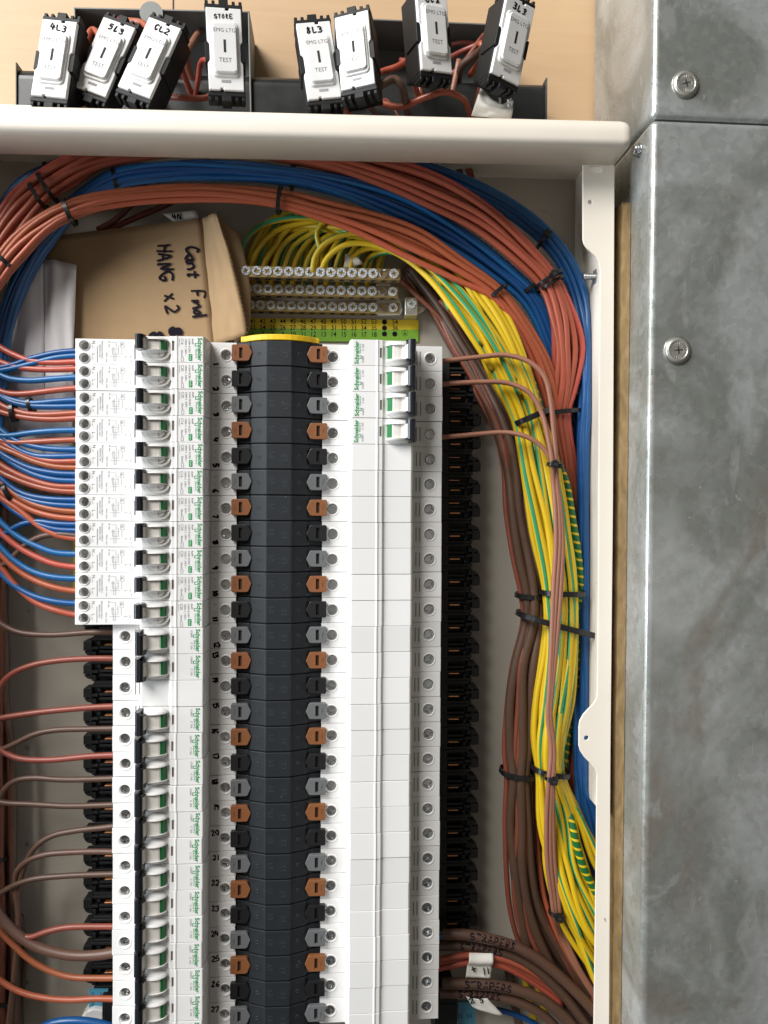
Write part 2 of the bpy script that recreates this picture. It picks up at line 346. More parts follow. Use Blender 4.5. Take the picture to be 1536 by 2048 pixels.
def smooth2(pl):
    if len(pl) < 3: return pl
    out = []
    for i in range(len(pl)-1):
        p0 = pl[max(i-1,0)]; p1 = pl[i]; p2 = pl[i+1]; p3 = pl[min(i+2,len(pl)-1)]
        for k in range(3):
            t = k/3
            out.append(tuple(0.5*(2*p1[c]+(p2[c]-p0[c])*t+(2*p0[c]-5*p1[c]+4*p2[c]-p3[c])*t*t+(3*p1[c]-p0[c]-3*p2[c]+p3[c])*t**3) for c in (0,1)))
    out.append(pl[-1]); return out

_tc = {}
def text_geo(txt, weight=0.0):
    if (txt, weight) not in _tc:
        c = bpy.data.curves.new('tmp_text', 'FONT'); c.body = txt; c.size = 1.0; c.resolution_u = 2; c.offset = weight
        o = bpy.data.objects.new('tmp_text', c); COL.objects.link(o)
        dg = bpy.context.evaluated_depsgraph_get(); me = bpy.data.meshes.new_from_object(o.evaluated_get(dg), depsgraph=dg)
        _tc[(txt, weight)] = ([(v.co.x, v.co.y) for v in me.vertices], [list(p.vertices) for p in me.polygons])
        bpy.data.objects.remove(o); bpy.data.curves.remove(c); bpy.data.meshes.remove(me)
    return _tc[(txt, weight)]

def bevelled(me, off, seg=2, angle=30):
    bm = bmesh.new(); bm.from_mesh(me); bmesh.ops.remove_doubles(bm, verts=bm.verts, dist=1e-7)
    bmesh.ops.recalc_face_normals(bm, faces=bm.faces)
    es = [e for e in bm.edges if len(e.link_faces) == 2 and e.calc_face_angle(0) > math.radians(angle)]
    bmesh.ops.bevel(bm, geom=es, offset=off, segments=seg, profile=0.5, affect='EDGES', clamp_overlap=True)
    bm.to_mesh(me); bm.free(); return me
def cut(me, cutters):
    """boolean difference, evaluated once per mesh type"""
    o = bpy.data.objects.new('tmp_a', me); COL.objects.link(o); tmp = [o]
    for c in cutters:
        cm = c.mesh('tmp_c', 'hole'); cm.materials.clear(); cm.materials.append(me.materials[0])
        bm = bmesh.new(); bm.from_mesh(cm); bmesh.ops.recalc_face_normals(bm, faces=bm.faces); bm.to_mesh(cm); bm.free()
        co = bpy.data.objects.new('tmp_c', cm); COL.objects.link(co); tmp.append(co)
        md = o.modifiers.new('b', 'BOOLEAN'); md.operation = 'DIFFERENCE'; md.object = co; md.solver = 'EXACT'
    dg = bpy.context.evaluated_depsgraph_get(); r = bpy.data.meshes.new_from_object(o.evaluated_get(dg), depsgraph=dg)
    for t in tmp: bpy.data.objects.remove(t)
    r.name = me.name; return r

def tag(o, label=None, cat=None, group=None, kind=None):
    if label: o['label'] = label
    if cat: o['category'] = cat
    if group: o['group'] = group
    if kind: o['kind'] = kind
    return o
def top(name, me, loc=(0,0,0), rotz=0.0, rot=None):
    o = bpy.data.objects.new(name, me); COL.objects.link(o)
    R = rot if rot is not None else Matrix.Rotation(rotz, 4, 'Z')
    o.matrix_world = B @ Matrix.Translation(loc) @ R
    return o
def child(name, me, parent, loc=(0,0,0), rotz=0.0, rot=None):
    o = bpy.data.objects.new(name, me); COL.objects.link(o); o.parent = parent
    o.matrix_basis = Matrix.Translation(loc) @ (rot if rot is not None else Matrix.Rotation(rotz, 4, 'Z'))
    return o

# pen letters in a unit cell (width about 0.7, height 1)
PEN = {
 '0': [[(.35,1),(.05,.7),(.05,.3),(.35,0),(.62,.3),(.62,.7),(.35,1)]],
 '1': [[(.3,1),(.3,0)]],
 '2': [[(.05,.8),(.3,1),(.55,.8),(.4,.45),(.05,.02),(.65,.05)]],
 '3': [[(.05,.9),(.45,.95),(.5,.7),(.25,.52),(.55,.35),(.45,.05),(.05,.05)]],
 '4': [[(.1,1),(.05,.45),(.65,.5)],[(.45,.9),(.4,0)]],
 '5': [[(.6,1),(.15,.95),(.1,.6),(.5,.55),(.5,.1),(.05,.02)]],
 '6': [[(.5,1),(.12,.55),(.1,.15),(.4,.0),(.55,.3),(.15,.4)]],
 '7': [[(.05,.95),(.6,.95),(.25,0)]],
 '8': [[(.35,.5),(.1,.75),(.35,1),(.58,.75),(.35,.5),(.08,.22),(.35,0),(.6,.22),(.35,.5)]],
 '9': [[(.5,.65),(.2,.55),(.15,.9),(.5,.95),(.5,.6),(.4,0)]],
 'L': [[(.12,1),(.08,.05),(.6,.1)]], 'C': [[(.6,.85),(.3,1),(.05,.5),(.25,.02),(.6,.15)]],
 'S': [[(.6,.9),(.2,.95),(.15,.6),(.55,.4),(.45,.05),(.05,.1)]], 'T': [[(.0,.95),(.65,.95)],[(.32,.95),(.3,0)]],
 'O': [[(.35,1),(.05,.5),(.35,0),(.62,.5),(.35,1)]], 'R': [[(.1,0),(.1,1),(.5,.85),(.45,.55),(.12,.5),(.6,0)]],
 'E': [[(.6,1),(.1,.95),(.1,.02),(.6,.05)],[(.1,.5),(.5,.55)]], 'A': [[(.02,0),(.35,1),(.6,0)],[(.12,.4),(.5,.42)]],
 'N': [[(.08,0),(.1,.95),(.55,.05),(.6,1)]], 'H': [[(.08,1),(.08,0)],[(.6,1),(.6,0)],[(.08,.5),(.6,.5)]],
 'G': [[(.6,.9),(.25,1),(.05,.5),(.3,.0),(.6,.15),(.6,.45),(.35,.45)]], 'P': [[(.1,0),(.1,1),(.55,.85),(.5,.5),(.1,.45)]],
 'F': [[(.1,0),(.1,1),(.65,1)],[(.1,.5),(.5,.55)]],
 'a': [[(.5,.5),(.2,.55),(.08,.25),(.3,.02),(.5,.3),(.52,.5),(.6,.02)]], 'n': [[(.08,.5),(.1,0)],[(.1,.35),(.35,.55),(.5,.35),(.55,0)]],
 't': [[(.3,.85),(.28,.1),(.5,.05)],[(.05,.55),(.6,.6)]], 'i': [[(.25,.5),(.25,0)]],
 'd': [[(.5,.4),(.2,.5),(.08,.2),(.3,.0),(.5,.25)],[(.5,1),(.52,0)]], 'x': [[(.1,.55),(.55,.0)],[(.5,.6),(.1,.05)]],
 'h': [[(.1,1),(.1,0)],[(.1,.4),(.35,.55),(.5,.35),(.55,0)]], '.': [[(.2,.05),(.24,.0)]], '-': [[(.05,.5),(.5,.5)]], '"': [[(.1,1),(.1,.6)],[(.4,1),(.4,.6)]],
 'y': [[(.08,.55),(.3,.1)],[(.58,.55),(.2,-.4)]], '+': [[(.05,.5),(.6,.5)],[(.32,.8),(.32,.2)]], ' ': []}
def pen(txt, h, adv=0.85):
    out = []; x = 0
    for ch in txt:
        for pl in PEN.get(ch, []): out.append([((x+p[0]+random.uniform(-.09,.09))*h, (p[1]+random.uniform(-.09,.09))*h) for p in pl])
        x += adv if ch not in '1i.' else adv*0.62
    return out, x*h

# ------------------------------------------------------------------ setting: plywood wall
w = MB(); w.box(-0.70, 0.75, -1.1, 0.75, -0.026, -0.0055)
wall = top('wall', w.mesh('wall', 'ply')); tag(wall, kind='structure')
j = un(346, 10, -0.005)
seam = MB().box(j.x-0.0004, j.x+0.0004, j.y-0.008, 0.7, -0.0055, -0.0051)
child('panel_seam', seam.mesh('panel_seam', 'hole'), wall)

# ------------------------------------------------------------------ cabinet
ZF = 0.086
cab = top('distribution_cabinet', None, (0, -0.2, 0))
tag(cab, 'cream metal distribution cabinet standing open around the breakers', 'cabinet')
def cpart(name, me): return child(name, me, cab, (0, 0.2, 0))
XR = 0.2358
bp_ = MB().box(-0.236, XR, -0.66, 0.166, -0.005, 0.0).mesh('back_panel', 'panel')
backp = cpart('back_panel', bp_)
kc = un(1078, 452, 0.0)
kn = MB(); kn.ring((kc.x, kc.y), 0.0125, 0.0135, 0.0, 0.0004, 40); child('knockout', kn.mesh('knockout', 'panel'), backp)
for (u, v) in ((55, 1223), (55, 1497), (54, 1690), (55, 1965)):
    c = un(u, v, 0.001); h = MB(); h.cyl((c.x, c.y, 0), (0,0,1), 0.0016, 0, 0.0007, 12); child('rivet', h.mesh('rivet', 'plate'), backp)
# right wall, left wall, top panel
YOPEN = un(1185, 1590, 0.04).y      # below this the right wall is open towards the trunking
cpart('side_panel', bevelled(MB().box(XR, XR+0.0015, YOPEN, 0.163, -0.004, ZF-0.0021).mesh('side_panel', 'powder'), 0.0004))
cpart('side_panel', bevelled(MB().box(-0.2375, -0.236, -0.66, 0.163, -0.004, ZF).mesh('side_panel', 'powder'), 0.0004))
tp = MB(); tp.box(-0.236, XR, 0.163, 0.1645, -0.004, ZF)
tpo = cpart('top_panel', tp.mesh('top_panel', 'powder'))
for (x0, x1, z0, z1) in ((0.15, 0.236, 0.030, 0.0325), (-0.23, -0.12, 0.05, 0.052), (0.178, 0.1795, 0.0325, 0.08), (-0.10, 0.10, 0.02, 0.022)):
    child('seam_rib', MB().box(x0, x1, 0.1618, 0.163, z0, z1).mesh('seam_rib', 'powder'), tpo)
# protruding top rail (rounded hollow frame), slightly out of level as in the photograph
ZL = 0.116
b0 = un(0, 305, ZF); b1 = un(1180, 330, ZF); slope = (b1.y-b0.y)/(b1.x-b0.x)
h_r = un(600, 225, 0.108).y - (b0.y + slope*(un(600, 225, 0.108).x - b0.x))
prof = []
for i in range(7):  # bottom front corner
    a = -math.pi/2 + math.pi/2*i/6; prof.append((ZL-0.005+0.005*math.cos(a), 0.005+0.005*math.sin(a)))
for i in range(9):  # large top front radius
    a = math.pi/2*i/8; prof.append((ZL-0.012+0.012*math.cos(a), h_r-0.012+0.012*math.sin(a)))
prof = [(ZF-0.002, 0.0)] + prof + [(ZF-0.010, h_r), (ZF-0.010, h_r-0.006), (ZF-0.002, h_r-0.006)]
x0, x1 = -0.262, un(1261, 280, 0.113).x
def railpt(x, p): return (x, b0.y+slope*(x-b0.x)+p[1], p[0])
n = len(prof); rb = MB()
xs = [x0, x1-0.006, x1-0.003, x1-0.0008, x1]; ins = [0, 0, 0.0004, 0.0014, 0.0032]
cz = sum(p[0] for p in prof)/n; cy = sum(p[1] for p in prof)/n
vs = []
for x, q in zip(xs, ins):
    for p in prof:
        d = Vector((p[0]-cz, p[1]-cy)); l = d.length; k = (l-q)/l; vs.append(railpt(x, (cz+d.x*k, cy+d.y*k)))
fs = [(k*n+i, k*n+(i+1) % n, (k+1)*n+(i+1) % n, (k+1)*n+i) for k in range(len(xs)-1) for i in range(n)]
rb.add(vs, fs, 0, True); rb.add(vs[:n], [list(range(n))]); rb.add(vs[-n:], [list(range(n))[::-1]])
rm = rb.mesh('top_rail', 'powder')
bm = bmesh.new(); bm.from_mesh(rm); bmesh.ops.recalc_face_normals(bm, faces=bm.faces); bm.to_mesh(rm); bm.free()
rail = cpart('top_rail', rm)
# right flange with its swelling outline and holes
fl = [(1166, 318), (1166, 478), (1168, 487), (1174, 496), (1183, 504), (1192, 513), (1198, 524), (1201, 540), (1199, 800), (1197, 1200), (1195, 1386),
      (1193, 1398), (1187, 1408), (1178, 1417), (1167, 1429), (1160, 1442), (1158, 1456), (1158, 1492), (1161, 1503), (1169, 1515), (1181, 1527), (1190, 1538), (1194, 1550), (1193, 1700), (1188, 2060), (1187, 2300),
      (1216, 2300), (1218, 2060), (1221, 1500), (1226, 1000), (1229, 318)]
flp = [(un(u, v, ZF).x, un(u, v, ZF).y) for u, v in fl]
fm = MB().prism_z(flp, ZF-0.0018, ZF).mesh('flange', 'powder')
def hole_at(u, v, r): p = un(u, v, ZF); return MB().cyl((p.x, p.y, ZF), (0,0,1), r, -0.01, 0.01, 16)
p = un(1192, 339, ZF)
fm = cut(fm, [MB().box(p.x-0.0043, p.x+0.0043, p.y-0.0024, p.y+0.0024, ZF-0.01, ZF+0.01), hole_at(1180, 404, 0.0016), hole_at(1173, 1476, 0.0018)])
cpart('flange', bevelled(fm, 0.0003, 2))
# stud with nut
sb = MB(); p0 = un(1166, 553, 0.05)
for i in range(9): sb.cyl((p0.x+0.0012*i, p0.y, 0.05), (1,0,0), 0.0022, 0, 0.0008, 14, r2=0.0026); sb.cyl((p0.x+0.0012*i, p0.y, 0.05), (1,0,0), 0.0026, 0.0008, 0.0012, 14, r2=0.0022)
stud = cpart('stud', sb.mesh('stud', 'steel'))
xn = un(1189, 553, 0.05).x; nb = MB(); nb.cyl((xn, p0.y, 0.05), (1,0,0), 0.0062, 0, 0.0045, 6, smooth=False); nb.cyl((xn+0.0045, p0.y, 0.05), (1,0,0), 0.0035, 0, XR-xn-0.0045, 12)
child('nut', bevelled(nb.mesh('nut', 'plate'), 0.0004), stud)

# ------------------------------------------------------------------ steel trunking and plywood strip
ZT = 0.118
TROT = math.atan2(un(1306, 60, ZT).x-un(1281, 2040, ZT).x, un(1306, 60, ZT).y-un(1281, 2040, ZT).y)
XT = un(1293.5, 1050, ZT).x
tr = top('steel_trunking', None, (0.34, un(1293, 1050, ZT).y, 0), -TROT); tag(tr, 'tall galvanised steel trunking along the right of the cabinet', 'trunking')
TY = un(1293, 1050, ZT).y
def tpart(name, me): return child(name, me, tr, (-0.34, -TY, 0))
yj = un(1400, 240, ZT).y
low = bevelled(MB().box(XT, 0.46, -0.75, yj-0.0006, -0.005, ZT).mesh('cover', 'galv'), 0.0045, 7)
tpart('cover', low)
upm = bevelled(MB().box(XT+0.0006, 0.46, yj+0.0006, 0.50, -0.005, ZT-0.0012).mesh('cover', 'galv'), 0.0045, 7)
tpart('cover', upm)
tpart('joint_core', MB().box(XT+0.004, 0.455, yj-0.01, yj+0.01, 0.0, ZT-0.004).mesh('joint_core', 'hole'))
def trunk_screw(u, v, z, rot):
    p = un(u, v, z); R = 0.0094
    s = MB(); s.cyl((0,0,0), (0,0,1), R, 0, 0.0018, 32); s.cyl((0,0,0.0018), (0,0,1), R, 0, 0.0024, 32, r2=R*0.80)
    s.ring((0,0), R*0.62, R*0.80, 0.0042, 0.0049, 32)
    for i in range(20):
        a = 2*math.pi*i/20; s.box(-0.0003, 0.0003, R*0.40, R*0.60, 0.0040, 0.0046); k = len(s.v)-8
        for q in range(k, k+8): x, y, zz = s.v[q]; s.v[q] = (x*math.cos(a)-y*math.sin(a), x*math.sin(a)+y*math.cos(a), zz)
    so = child('cover_screw', s.mesh('cover_screw', 'plate'), tr, (p.x-0.34, p.y-TY, z), rot=Matrix.Rotation(rot, 4, 'Z') @ Matrix.Diagonal((1, 1, 0.55, 1)))
    c = MB(); c.box(-0.0030, 0.0030, -0.0004, 0.0004, 0.0040, 0.0043); c.box(-0.0004, 0.0004, -0.0026, 0.0026, 0.0040, 0.00435); c.cyl((0,0,0.0040), (0,0,1), 0.0010, 0, 0.0004, 8)
    child('cross_recess', c.mesh('cross_recess', 'hole'), so)
trunk_screw(1367, 170, ZT-0.0012, 0.3); trunk_screw(1353, 702, ZT, 0.1)
pb = un(1282, 302, 0.098); sbm = MB()
sbm.cyl((0,0,0), (-1,0,0), 0.0048, 0, 0.0012, 20); sbm.cyl((-0.0012,0,0), (-1,0,0), 0.0042, 0, 0.004, 20, r2=0.0034)
child('side_bolt', sbm.mesh('side_bolt', 'steel'), tr, (XT-0.34, pb.y-TY, 0.098))

yt = un(1245, 405, 0.084).y
ps = MB(); layers = 5
strip = top('plywood_strip', None, (0.246, TY, 0), -TROT); tag(strip, 'narrow sawn plywood strip between the cabinet flange and steel trunking', 'plywood')
xb_ = XT-0.0004; xa = xb_-0.0062
nn = 60; vs = []; fs = []
for i in range(nn+1):
    y = yt - (yt+0.72)*i/nn; jx = random.uniform(-0.00025, 0.00025); jz = random.uniform(-0.0004, 0.0004)
    vs += [(xa+jx, y, 0.062), (xa+jx, y, 0.084+jz), (xb_+jx*0.3, y, 0.084+jz), (xb_, y, 0.062)]
fs = [(i*4+k, i*4+(k+1) % 4, i*4+4+(k+1) % 4, i*4+4+k) for i in range(nn) for k in range(4)] + [(0,1,2,3), (nn*4+3, nn*4+2, nn*4+1, nn*4)]
ps.add(vs, fs); sm_ = ps.mesh('board', 'plyedge')
bm = bmesh.new(); bm.from_mesh(sm_); bmesh.ops.recalc_face_normals(bm, faces=bm.faces); bm.to_mesh(sm_); bm.free()
child('board', sm_, strip, (-0.246, -TY, 0))
fr = MB()
for i in range(14):
    x = xa+(xb_-xa)*random.random(); fr.add([(x-0.0003, yt-0.001, 0.0835), (x+0.0003, yt-0.001, 0.0842), (x+random.uniform(-.0004,.0004), yt+random.uniform(0.0005,0.0018), 0.084)], [(0,1,2),(2,1,0)])
child('splinters', fr.mesh('splinters', 'plyedge'), strip, (-0.246, -TY, 0))

# ------------------------------------------------------------------ black bar and grey boxes above the cabinet
bx0 = un(38, 170, 0.03); bx1 = un(1089, 170, 0.03); yb1 = un(500, 150, 0.03).y; yb1r = un(1060, 163, 0.03).y
bar = MB(); pr = [(0.0, 0.0)]
H = 0.040
for i in range(7): a = math.pi/2*i/6; pr.append((0.022+0.010*math.cos(a)-0.0, H-0.010+0.010*math.sin(a)))
pr = [(-0.005, 0.0), (0.032, 0.0)] + pr[1:] + [(-0.005, H)]
vs = []
for x, yb in ((bx0.x, un(40, 133, 0.03).y), (bx1.x, un(1089, 163, 0.03).y)): vs += [(x, yb-H+p[1], p[0]) for p in pr]
n = len(pr); bar.add(vs, [(i, (i+1) % n, n+(i+1) % n, n+i) for i in range(n)] + [list(range(n))[::-1], list(range(n, 2*n))])
bm_ = bar.mesh('casing', 'darkbar'); bm = bmesh.new(); bm.from_mesh(bm_); bmesh.ops.recalc_face_normals(bm, faces=bm.faces); bm.to_mesh(bm_); bm.free()
barr = top('cable_duct', None, (0.05, 0.17, 0.0)); tag(barr, 'long black plastic cable duct on the plywood above the cabinet', 'cable duct')
child('casing', bm_, barr, (-0.05, -0.17, 0))
for x, v in ((bx0.x, 133), (bx1.x, 163)):
    yb = un(40 if x < 0 else 1089, v, 0.03).y
    e = MB().box(x-0.0012 if x < 0 else x+0.0001, x-0.0001 if x < 0 else x+0.0014, yb-H-0.001, yb+0.0012, -0.005, 0.0335)
    child('end_cap', bevelled(e.mesh('end_cap', 'darkbar'), 0.0004), barr, (-0.05, -0.17, 0))

def back_box(u0, u1, vt0, vt1, label):
    z1 = 0.036; a = un(u0, vt0, z1); b = un(u1, vt1, z1); ang = math.atan2(b.y-a.y, b.x-a.x); wd = (b-a).length; hgt = 0.078; t = 0.0012
    o = top('metal_back_box', None, a, ang); o.matrix_world = B @ Matrix.Translation((a.x, a.y, 0)) @ Matrix.Rotation(ang, 4, 'Z')
    tag(o, label, 'box', 'steel boxes behind the hanging switches')
    child('back_plate', MB().box(0, wd, -hgt, 0, -0.0045, -0.003).mesh('back_plate', 'boxgrey'), o)
    child('top_wall', bevelled(MB().box(0, wd, -t, 0, -0.003, z1).mesh('top_wall', 'boxgrey'), 0.0003), o)
    child('bottom_wall', bevelled(MB().box(0, wd, -hgt, -hgt+t, -0.003, z1).mesh('bottom_wall', 'boxgrey'), 0.0003), o)
    child('side_wall', bevelled(MB().box(0, t, -hgt+t, -t, -0.003, z1).mesh('side_wall', 'boxgrey'), 0.0003), o)
    child('side_wall', bevelled(MB().box(wd-t, wd, -hgt+t, -t, -0.003, z1).mesh('side_wall', 'boxgrey'), 0.0003), o)
    return o, wd, hgt

# ------------------------------------------------------------------ breakers
ZS, ZN = 0.076, 0.0945           # terminal shoulder and nose height
mm = 0.001
def screw_mesh(name, R, matn, slot=0.0013, depth=0.0020, notch=False, arm=0.80, tilt=0.0006):
    s = MB(); s.cyl((0,0,0), (0,0,1), R, -0.0045, -depth, 22)
    rnd = random.Random(int(R*1e7)+len(matn))
    ra = R*arm
    for k in range(4):                                  # four raised quadrants leave the cross recess
        pts = [(slot*0.5, slot*1.25), (slot*1.25, slot*0.5)]
        a0 = math.asin(slot*0.5/ra); n = 6
        pts += [(ra*math.cos(a0+(math.pi/2-2*a0)*i/n), ra*math.sin(a0+(math.pi/2-2*a0)*i/n)) for i in range(n+1)]
        ca, sa = [(1,0),(0,1),(-1,0),(0,-1)][k]; k0 = len(s.v)
        s.prism_z([(x*ca-y*sa, x*sa+y*ca) for x,y in pts], -depth-0.0002, 0.0)
        tx, ty = rnd.uniform(-tilt, tilt)/R, rnd.uniform(-tilt, tilt)/R
        for q in range(k0, len(s.v)):
            x, y, z = s.v[q]
            if z > -0.00001: s.v[q] = (x, y, z+tx*x+ty*y)
    n = 24; vs = []
    for r, z in ((R, -depth), (R, -0.0003), (R*0.93, 0.0), (ra, 0.0), (ra*0.96, -depth)): vs += [(r*math.cos(2*math.pi*i/n), r*math.sin(2*math.pi*i/n), z) for i in range(n)]
    s.add(vs, [(q*n+i, q*n+(i+1) % n, (q+1)*n+(i+1) % n, (q+1)*n+i) for q in range(4) for i in range(n)], 0, False)
    if notch:
        for k in range(4):
            a = math.pi/4+k*math.pi/2; c, d = math.cos(a), math.sin(a); w = 0.0002
            s.prism_z([(R*.66*c-w*d, R*.66*d+w*c), (R*.95*c-w*d, R*.95*d+w*c), (R*.95*c+w*d, R*.95*d-w*c), (R*.66*c+w*d, R*.66*d-w*c)], 0, 0.00008, 1)
    return s.mesh(name, [matn, 'hole'])
SCREW = screw_mesh('terminal_screw', 3.3*mm, 'steel'); SCREWD = screw_mesh('terminal_screw', 3.3*mm, 'steeldark')
SCREWS = screw_mesh('terminal_screw', 2.9*mm, 'steeldark')

def body_mesh(kind):
    nose = [(30,76), (48.2,76), (49.0,90), (50.0,94.2), (50.6,94.6), (67.2,94.6), (67.7,95.0), (68.6,95.0), (69.0,94.5), (71.6,94.4), (73.2,92.8)]
    if kind == 'blank': nose += [(91.8,92.9), (93.0,91.8), (93.6,76)]
    else: nose += [(91.8,92.6), (93.0,91.4), (93.6,76)]
    if kind == 'rcbo':
        nose[-1] = (93.3,81); outer = [(139.6,81), (139.6,20)]
    else: outer = [(115.7,76), (115.7,14)]
    prof = [(x*mm, z*mm) for x,z in nose+outer+[(30,14)]]
    me = bevelled(MB().prism_y(prof, -8.88*mm, 8.88*mm).mesh('body', {'blank':'blank'}.get(kind, 'white')), 0.28*mm, 2, 8 if False else 25)
    cuts = [MB().cyl((37.4*mm, 0, ZS), (0,0,1), 3.75*mm, -0.007, 0.006, 28)]
    if kind == 'rcbo':
        for y in (-4.3, 4.3): cuts.append(MB().cyl((133.6*mm, y*mm, 0.081), (0,0,1), 3.35*mm, -0.010, 0.006, 28))
        cuts.append(MB().box(98.5*mm, 99.8*mm, -5.2*mm, 5.0*mm, 0.0802, 0.09))
    else:
        cuts.append(MB().cyl((107.1*mm, 0, ZS), (0,0,1), 3.75*mm, -0.007, 0.006, 28))
        for x in (96.8, 99.4): cuts.append(MB().box(x*mm, (x+0.95)*mm, -5.0*mm, 5.0*mm, ZS-0.0007, ZS+0.005))
    if kind == 'mcb': cuts.append(MB().box(69.7*mm, 71.2*mm, -3.4*mm, 3.4*mm, 0.0934, 0.1))
    if kind == 'rcbo': cuts.append(MB().box(69.7*mm, 71.2*mm, -5.6*mm, 0.9*mm, 0.0934, 0.1))
    return cut(me, cuts)
BODY = {k: body_mesh(k) for k in ('mcb', 'blank', 'rcbo')}
COLLAR = MB().ring((0, 0), 3.75*mm, 5.0*mm, ZS, ZS+0.35*mm).mesh('screw_collar', 'white')
COLLAR_S = MB().ring((0, 0), 3.35*mm, 3.95*mm, 0.081, 0.0815).mesh('screw_collar', 'white')
VENT = MB().box(0, 0.95*mm, -5.0*mm, 5.0*mm, ZS-0.002, ZS-0.0006).mesh('vent_slot', 'slotgrey')
VENT_L = MB().box(98.5*mm, 99.8*mm, -5.2*mm, 5.0*mm, 0.0795, 0.08035).mesh('vent_slot', 'slotgrey')
WINDOW = {'mcb': MB().box(69.7*mm, 71.2*mm, -3.4*mm, 3.4*mm, 0.0925, 0.0936).mesh('indicator_window', 'window'),
          'rcbo': MB().box(69.7*mm, 71.2*mm, -5.6*mm, 0.9*mm, 0.0925, 0.0936).mesh('indicator_window', 'window')}
def guard(s, yc, side, xa, xb, hy, hz, z0, m=0):
    """rounded cheek beside the toggle drum: a half ellipsoid cut flat towards the drum"""
    n, k = 16, 6; vs = []; cx, rx = (xa+xb)/2, (xb-xa)/2
    for j in range(k+1):
        f = j/k; yy = yc+side*hy*f; sc = math.sqrt(max(0, 1-f*f))
        for i in range(n+1):
            a = math.pi*i/n; vs.append((cx-rx*math.cos(a)*sc, yy, z0+hz*math.sin(a)*(0.35+0.65*sc)*sc))
    fs = [(j*(n+1)+i, j*(n+1)+i+1, (j+1)*(n+1)+i+1, (j+1)*(n+1)+i) for j in range(k) for i in range(n)]
    if side > 0: fs = [f[::-1] for f in fs]
    s.add(vs, fs, m, True); cap = list(range(n+1)); s.add(vs[:n+1], [cap if side < 0 else cap[::-1]], m)
def toggle(kind):
    lo, hi = (-4.7, 4.7) if kind == 'mcb' else (-5.6, 1.2)
    g = MB(); g2 = MB(); z0 = 0.0926
    guard(g, hi*mm+0.0001, 1, 73.8*mm, 92.2*mm, (8.6-hi)*mm if kind == 'mcb' else 2.2*mm, 7.5*mm, z0)
    guard(g2, lo*mm-0.0001, -1, 73.8*mm, 92.2*mm, (8.6+lo)*mm, 7.5*mm, z0)
    d = MB(); prof = [(75.0, 92.6), (75.4, 95.2), (76.6, 96.9), (79.0, 98.0), (82, 98.2), (84.5, 98.0), (86.4, 98.6), (87.4, 100.2), (87.8, 102.2), (88.5, 103.2), (89.0, 103.2), (89.0, 92.6)]
    d.prism_y([(x*mm, z*mm) for x,z in prof], lo*mm, hi*mm)
    fl = MB().prism_y([(x*mm, z*mm) for x,z in ((74.95,92.7),(75.3,95.25),(76.5,97.0),(78.0,97.66),(78.0,97.0),(75.8,93))], (lo+0.25)*mm, (hi-0.25)*mm)
    h = MB(); ylo, yhi = (-8.0, 8.0) if kind == 'mcb' else (-8.2, 1.6)
    hp = [(87.2,99.4), (87.8,101.8), (88.6,103.6), (89.6,104.6), (90.8,105.0), (92.4,104.9), (93.5,104.0), (94.0,102.0), (93.8,93.0), (89.0,93.0)]
    h.prism_y([(x*mm, z*mm) for x,z in hp], ylo*mm, yhi*mm)
    hm = bevelled(h.mesh('handle', 'handle'), 0.3*mm, 2, 25)
    if kind == 'mcb': hm = cut(hm, [MB().box(86.5*mm, 90.6*mm, -8.5*mm, -5.6*mm, 0.09, 0.11)])
    return (g.mesh('toggle_guard', 'white'), g2.mesh('toggle_guard', 'white')), d.mesh('toggle_drum', 'cream'), fl.mesh('position_flag', 'greenflag'), hm
TOG = {k: toggle(k) for k in ('mcb', 'rcbo')}
def button():
    s = MB(); n = 16; cx = 80.5; r = 8.0; z = 0.0926      # half-moon test button
    for sc, za, zb in ((1.0, 0, 2.2), (0.62, 2.2, 3.2)):
        pts = [((cx-(r*sc)*math.cos(math.pi*i/n))*mm, (2.5+5.2*sc*math.sin(math.pi*i/n))*mm) for i in range(n+1)]
        s.prism_z(pts, z+za*mm, z+zb*mm)
    s.box(80.2*mm, 80.8*mm, 2.7*mm, 5.2*mm, z+3.2*mm, z+3.5*mm)
    return bevelled(s.mesh('test_button', 'cream'), 0.3*mm, 2, 40)
BUTTON = button()
R90 = math.pi/2
def print_mcb(rating):
    s = MB(); z = 0.0947
    s.text('Schneider', 3.95*mm, (55.0*mm, -8.0*mm), R90, 0, z, sx=0.99, weight=0.03)
    s.text('Electric', 1.9*mm, (56.5*mm, -0.6*mm), R90, 0, z, sx=1.15)
    s.text('iC60H', 1.85*mm, (58.6*mm, -7.2*mm), R90, 1, z); s.text('C '+rating, 1.85*mm, (58.6*mm, 0.9*mm), R90, 1, z)
    s.box(55.2*mm, 56.9*mm, -4.3*mm, -3.9*mm, z, z+0.00002, 0); s.box(55.2*mm, 56.9*mm, -2.6*mm, -2.2*mm, z, z+0.00002, 0); s.box(56.6*mm, 57.0*mm, -4.3*mm, -2.2*mm, z, z+0.00003, 0)
    return split_mats(s, ['logo', 'rating_print'], ['green', 'ink'])
PRINT = {r: print_mcb(r) for r in ('10A', '6A')}
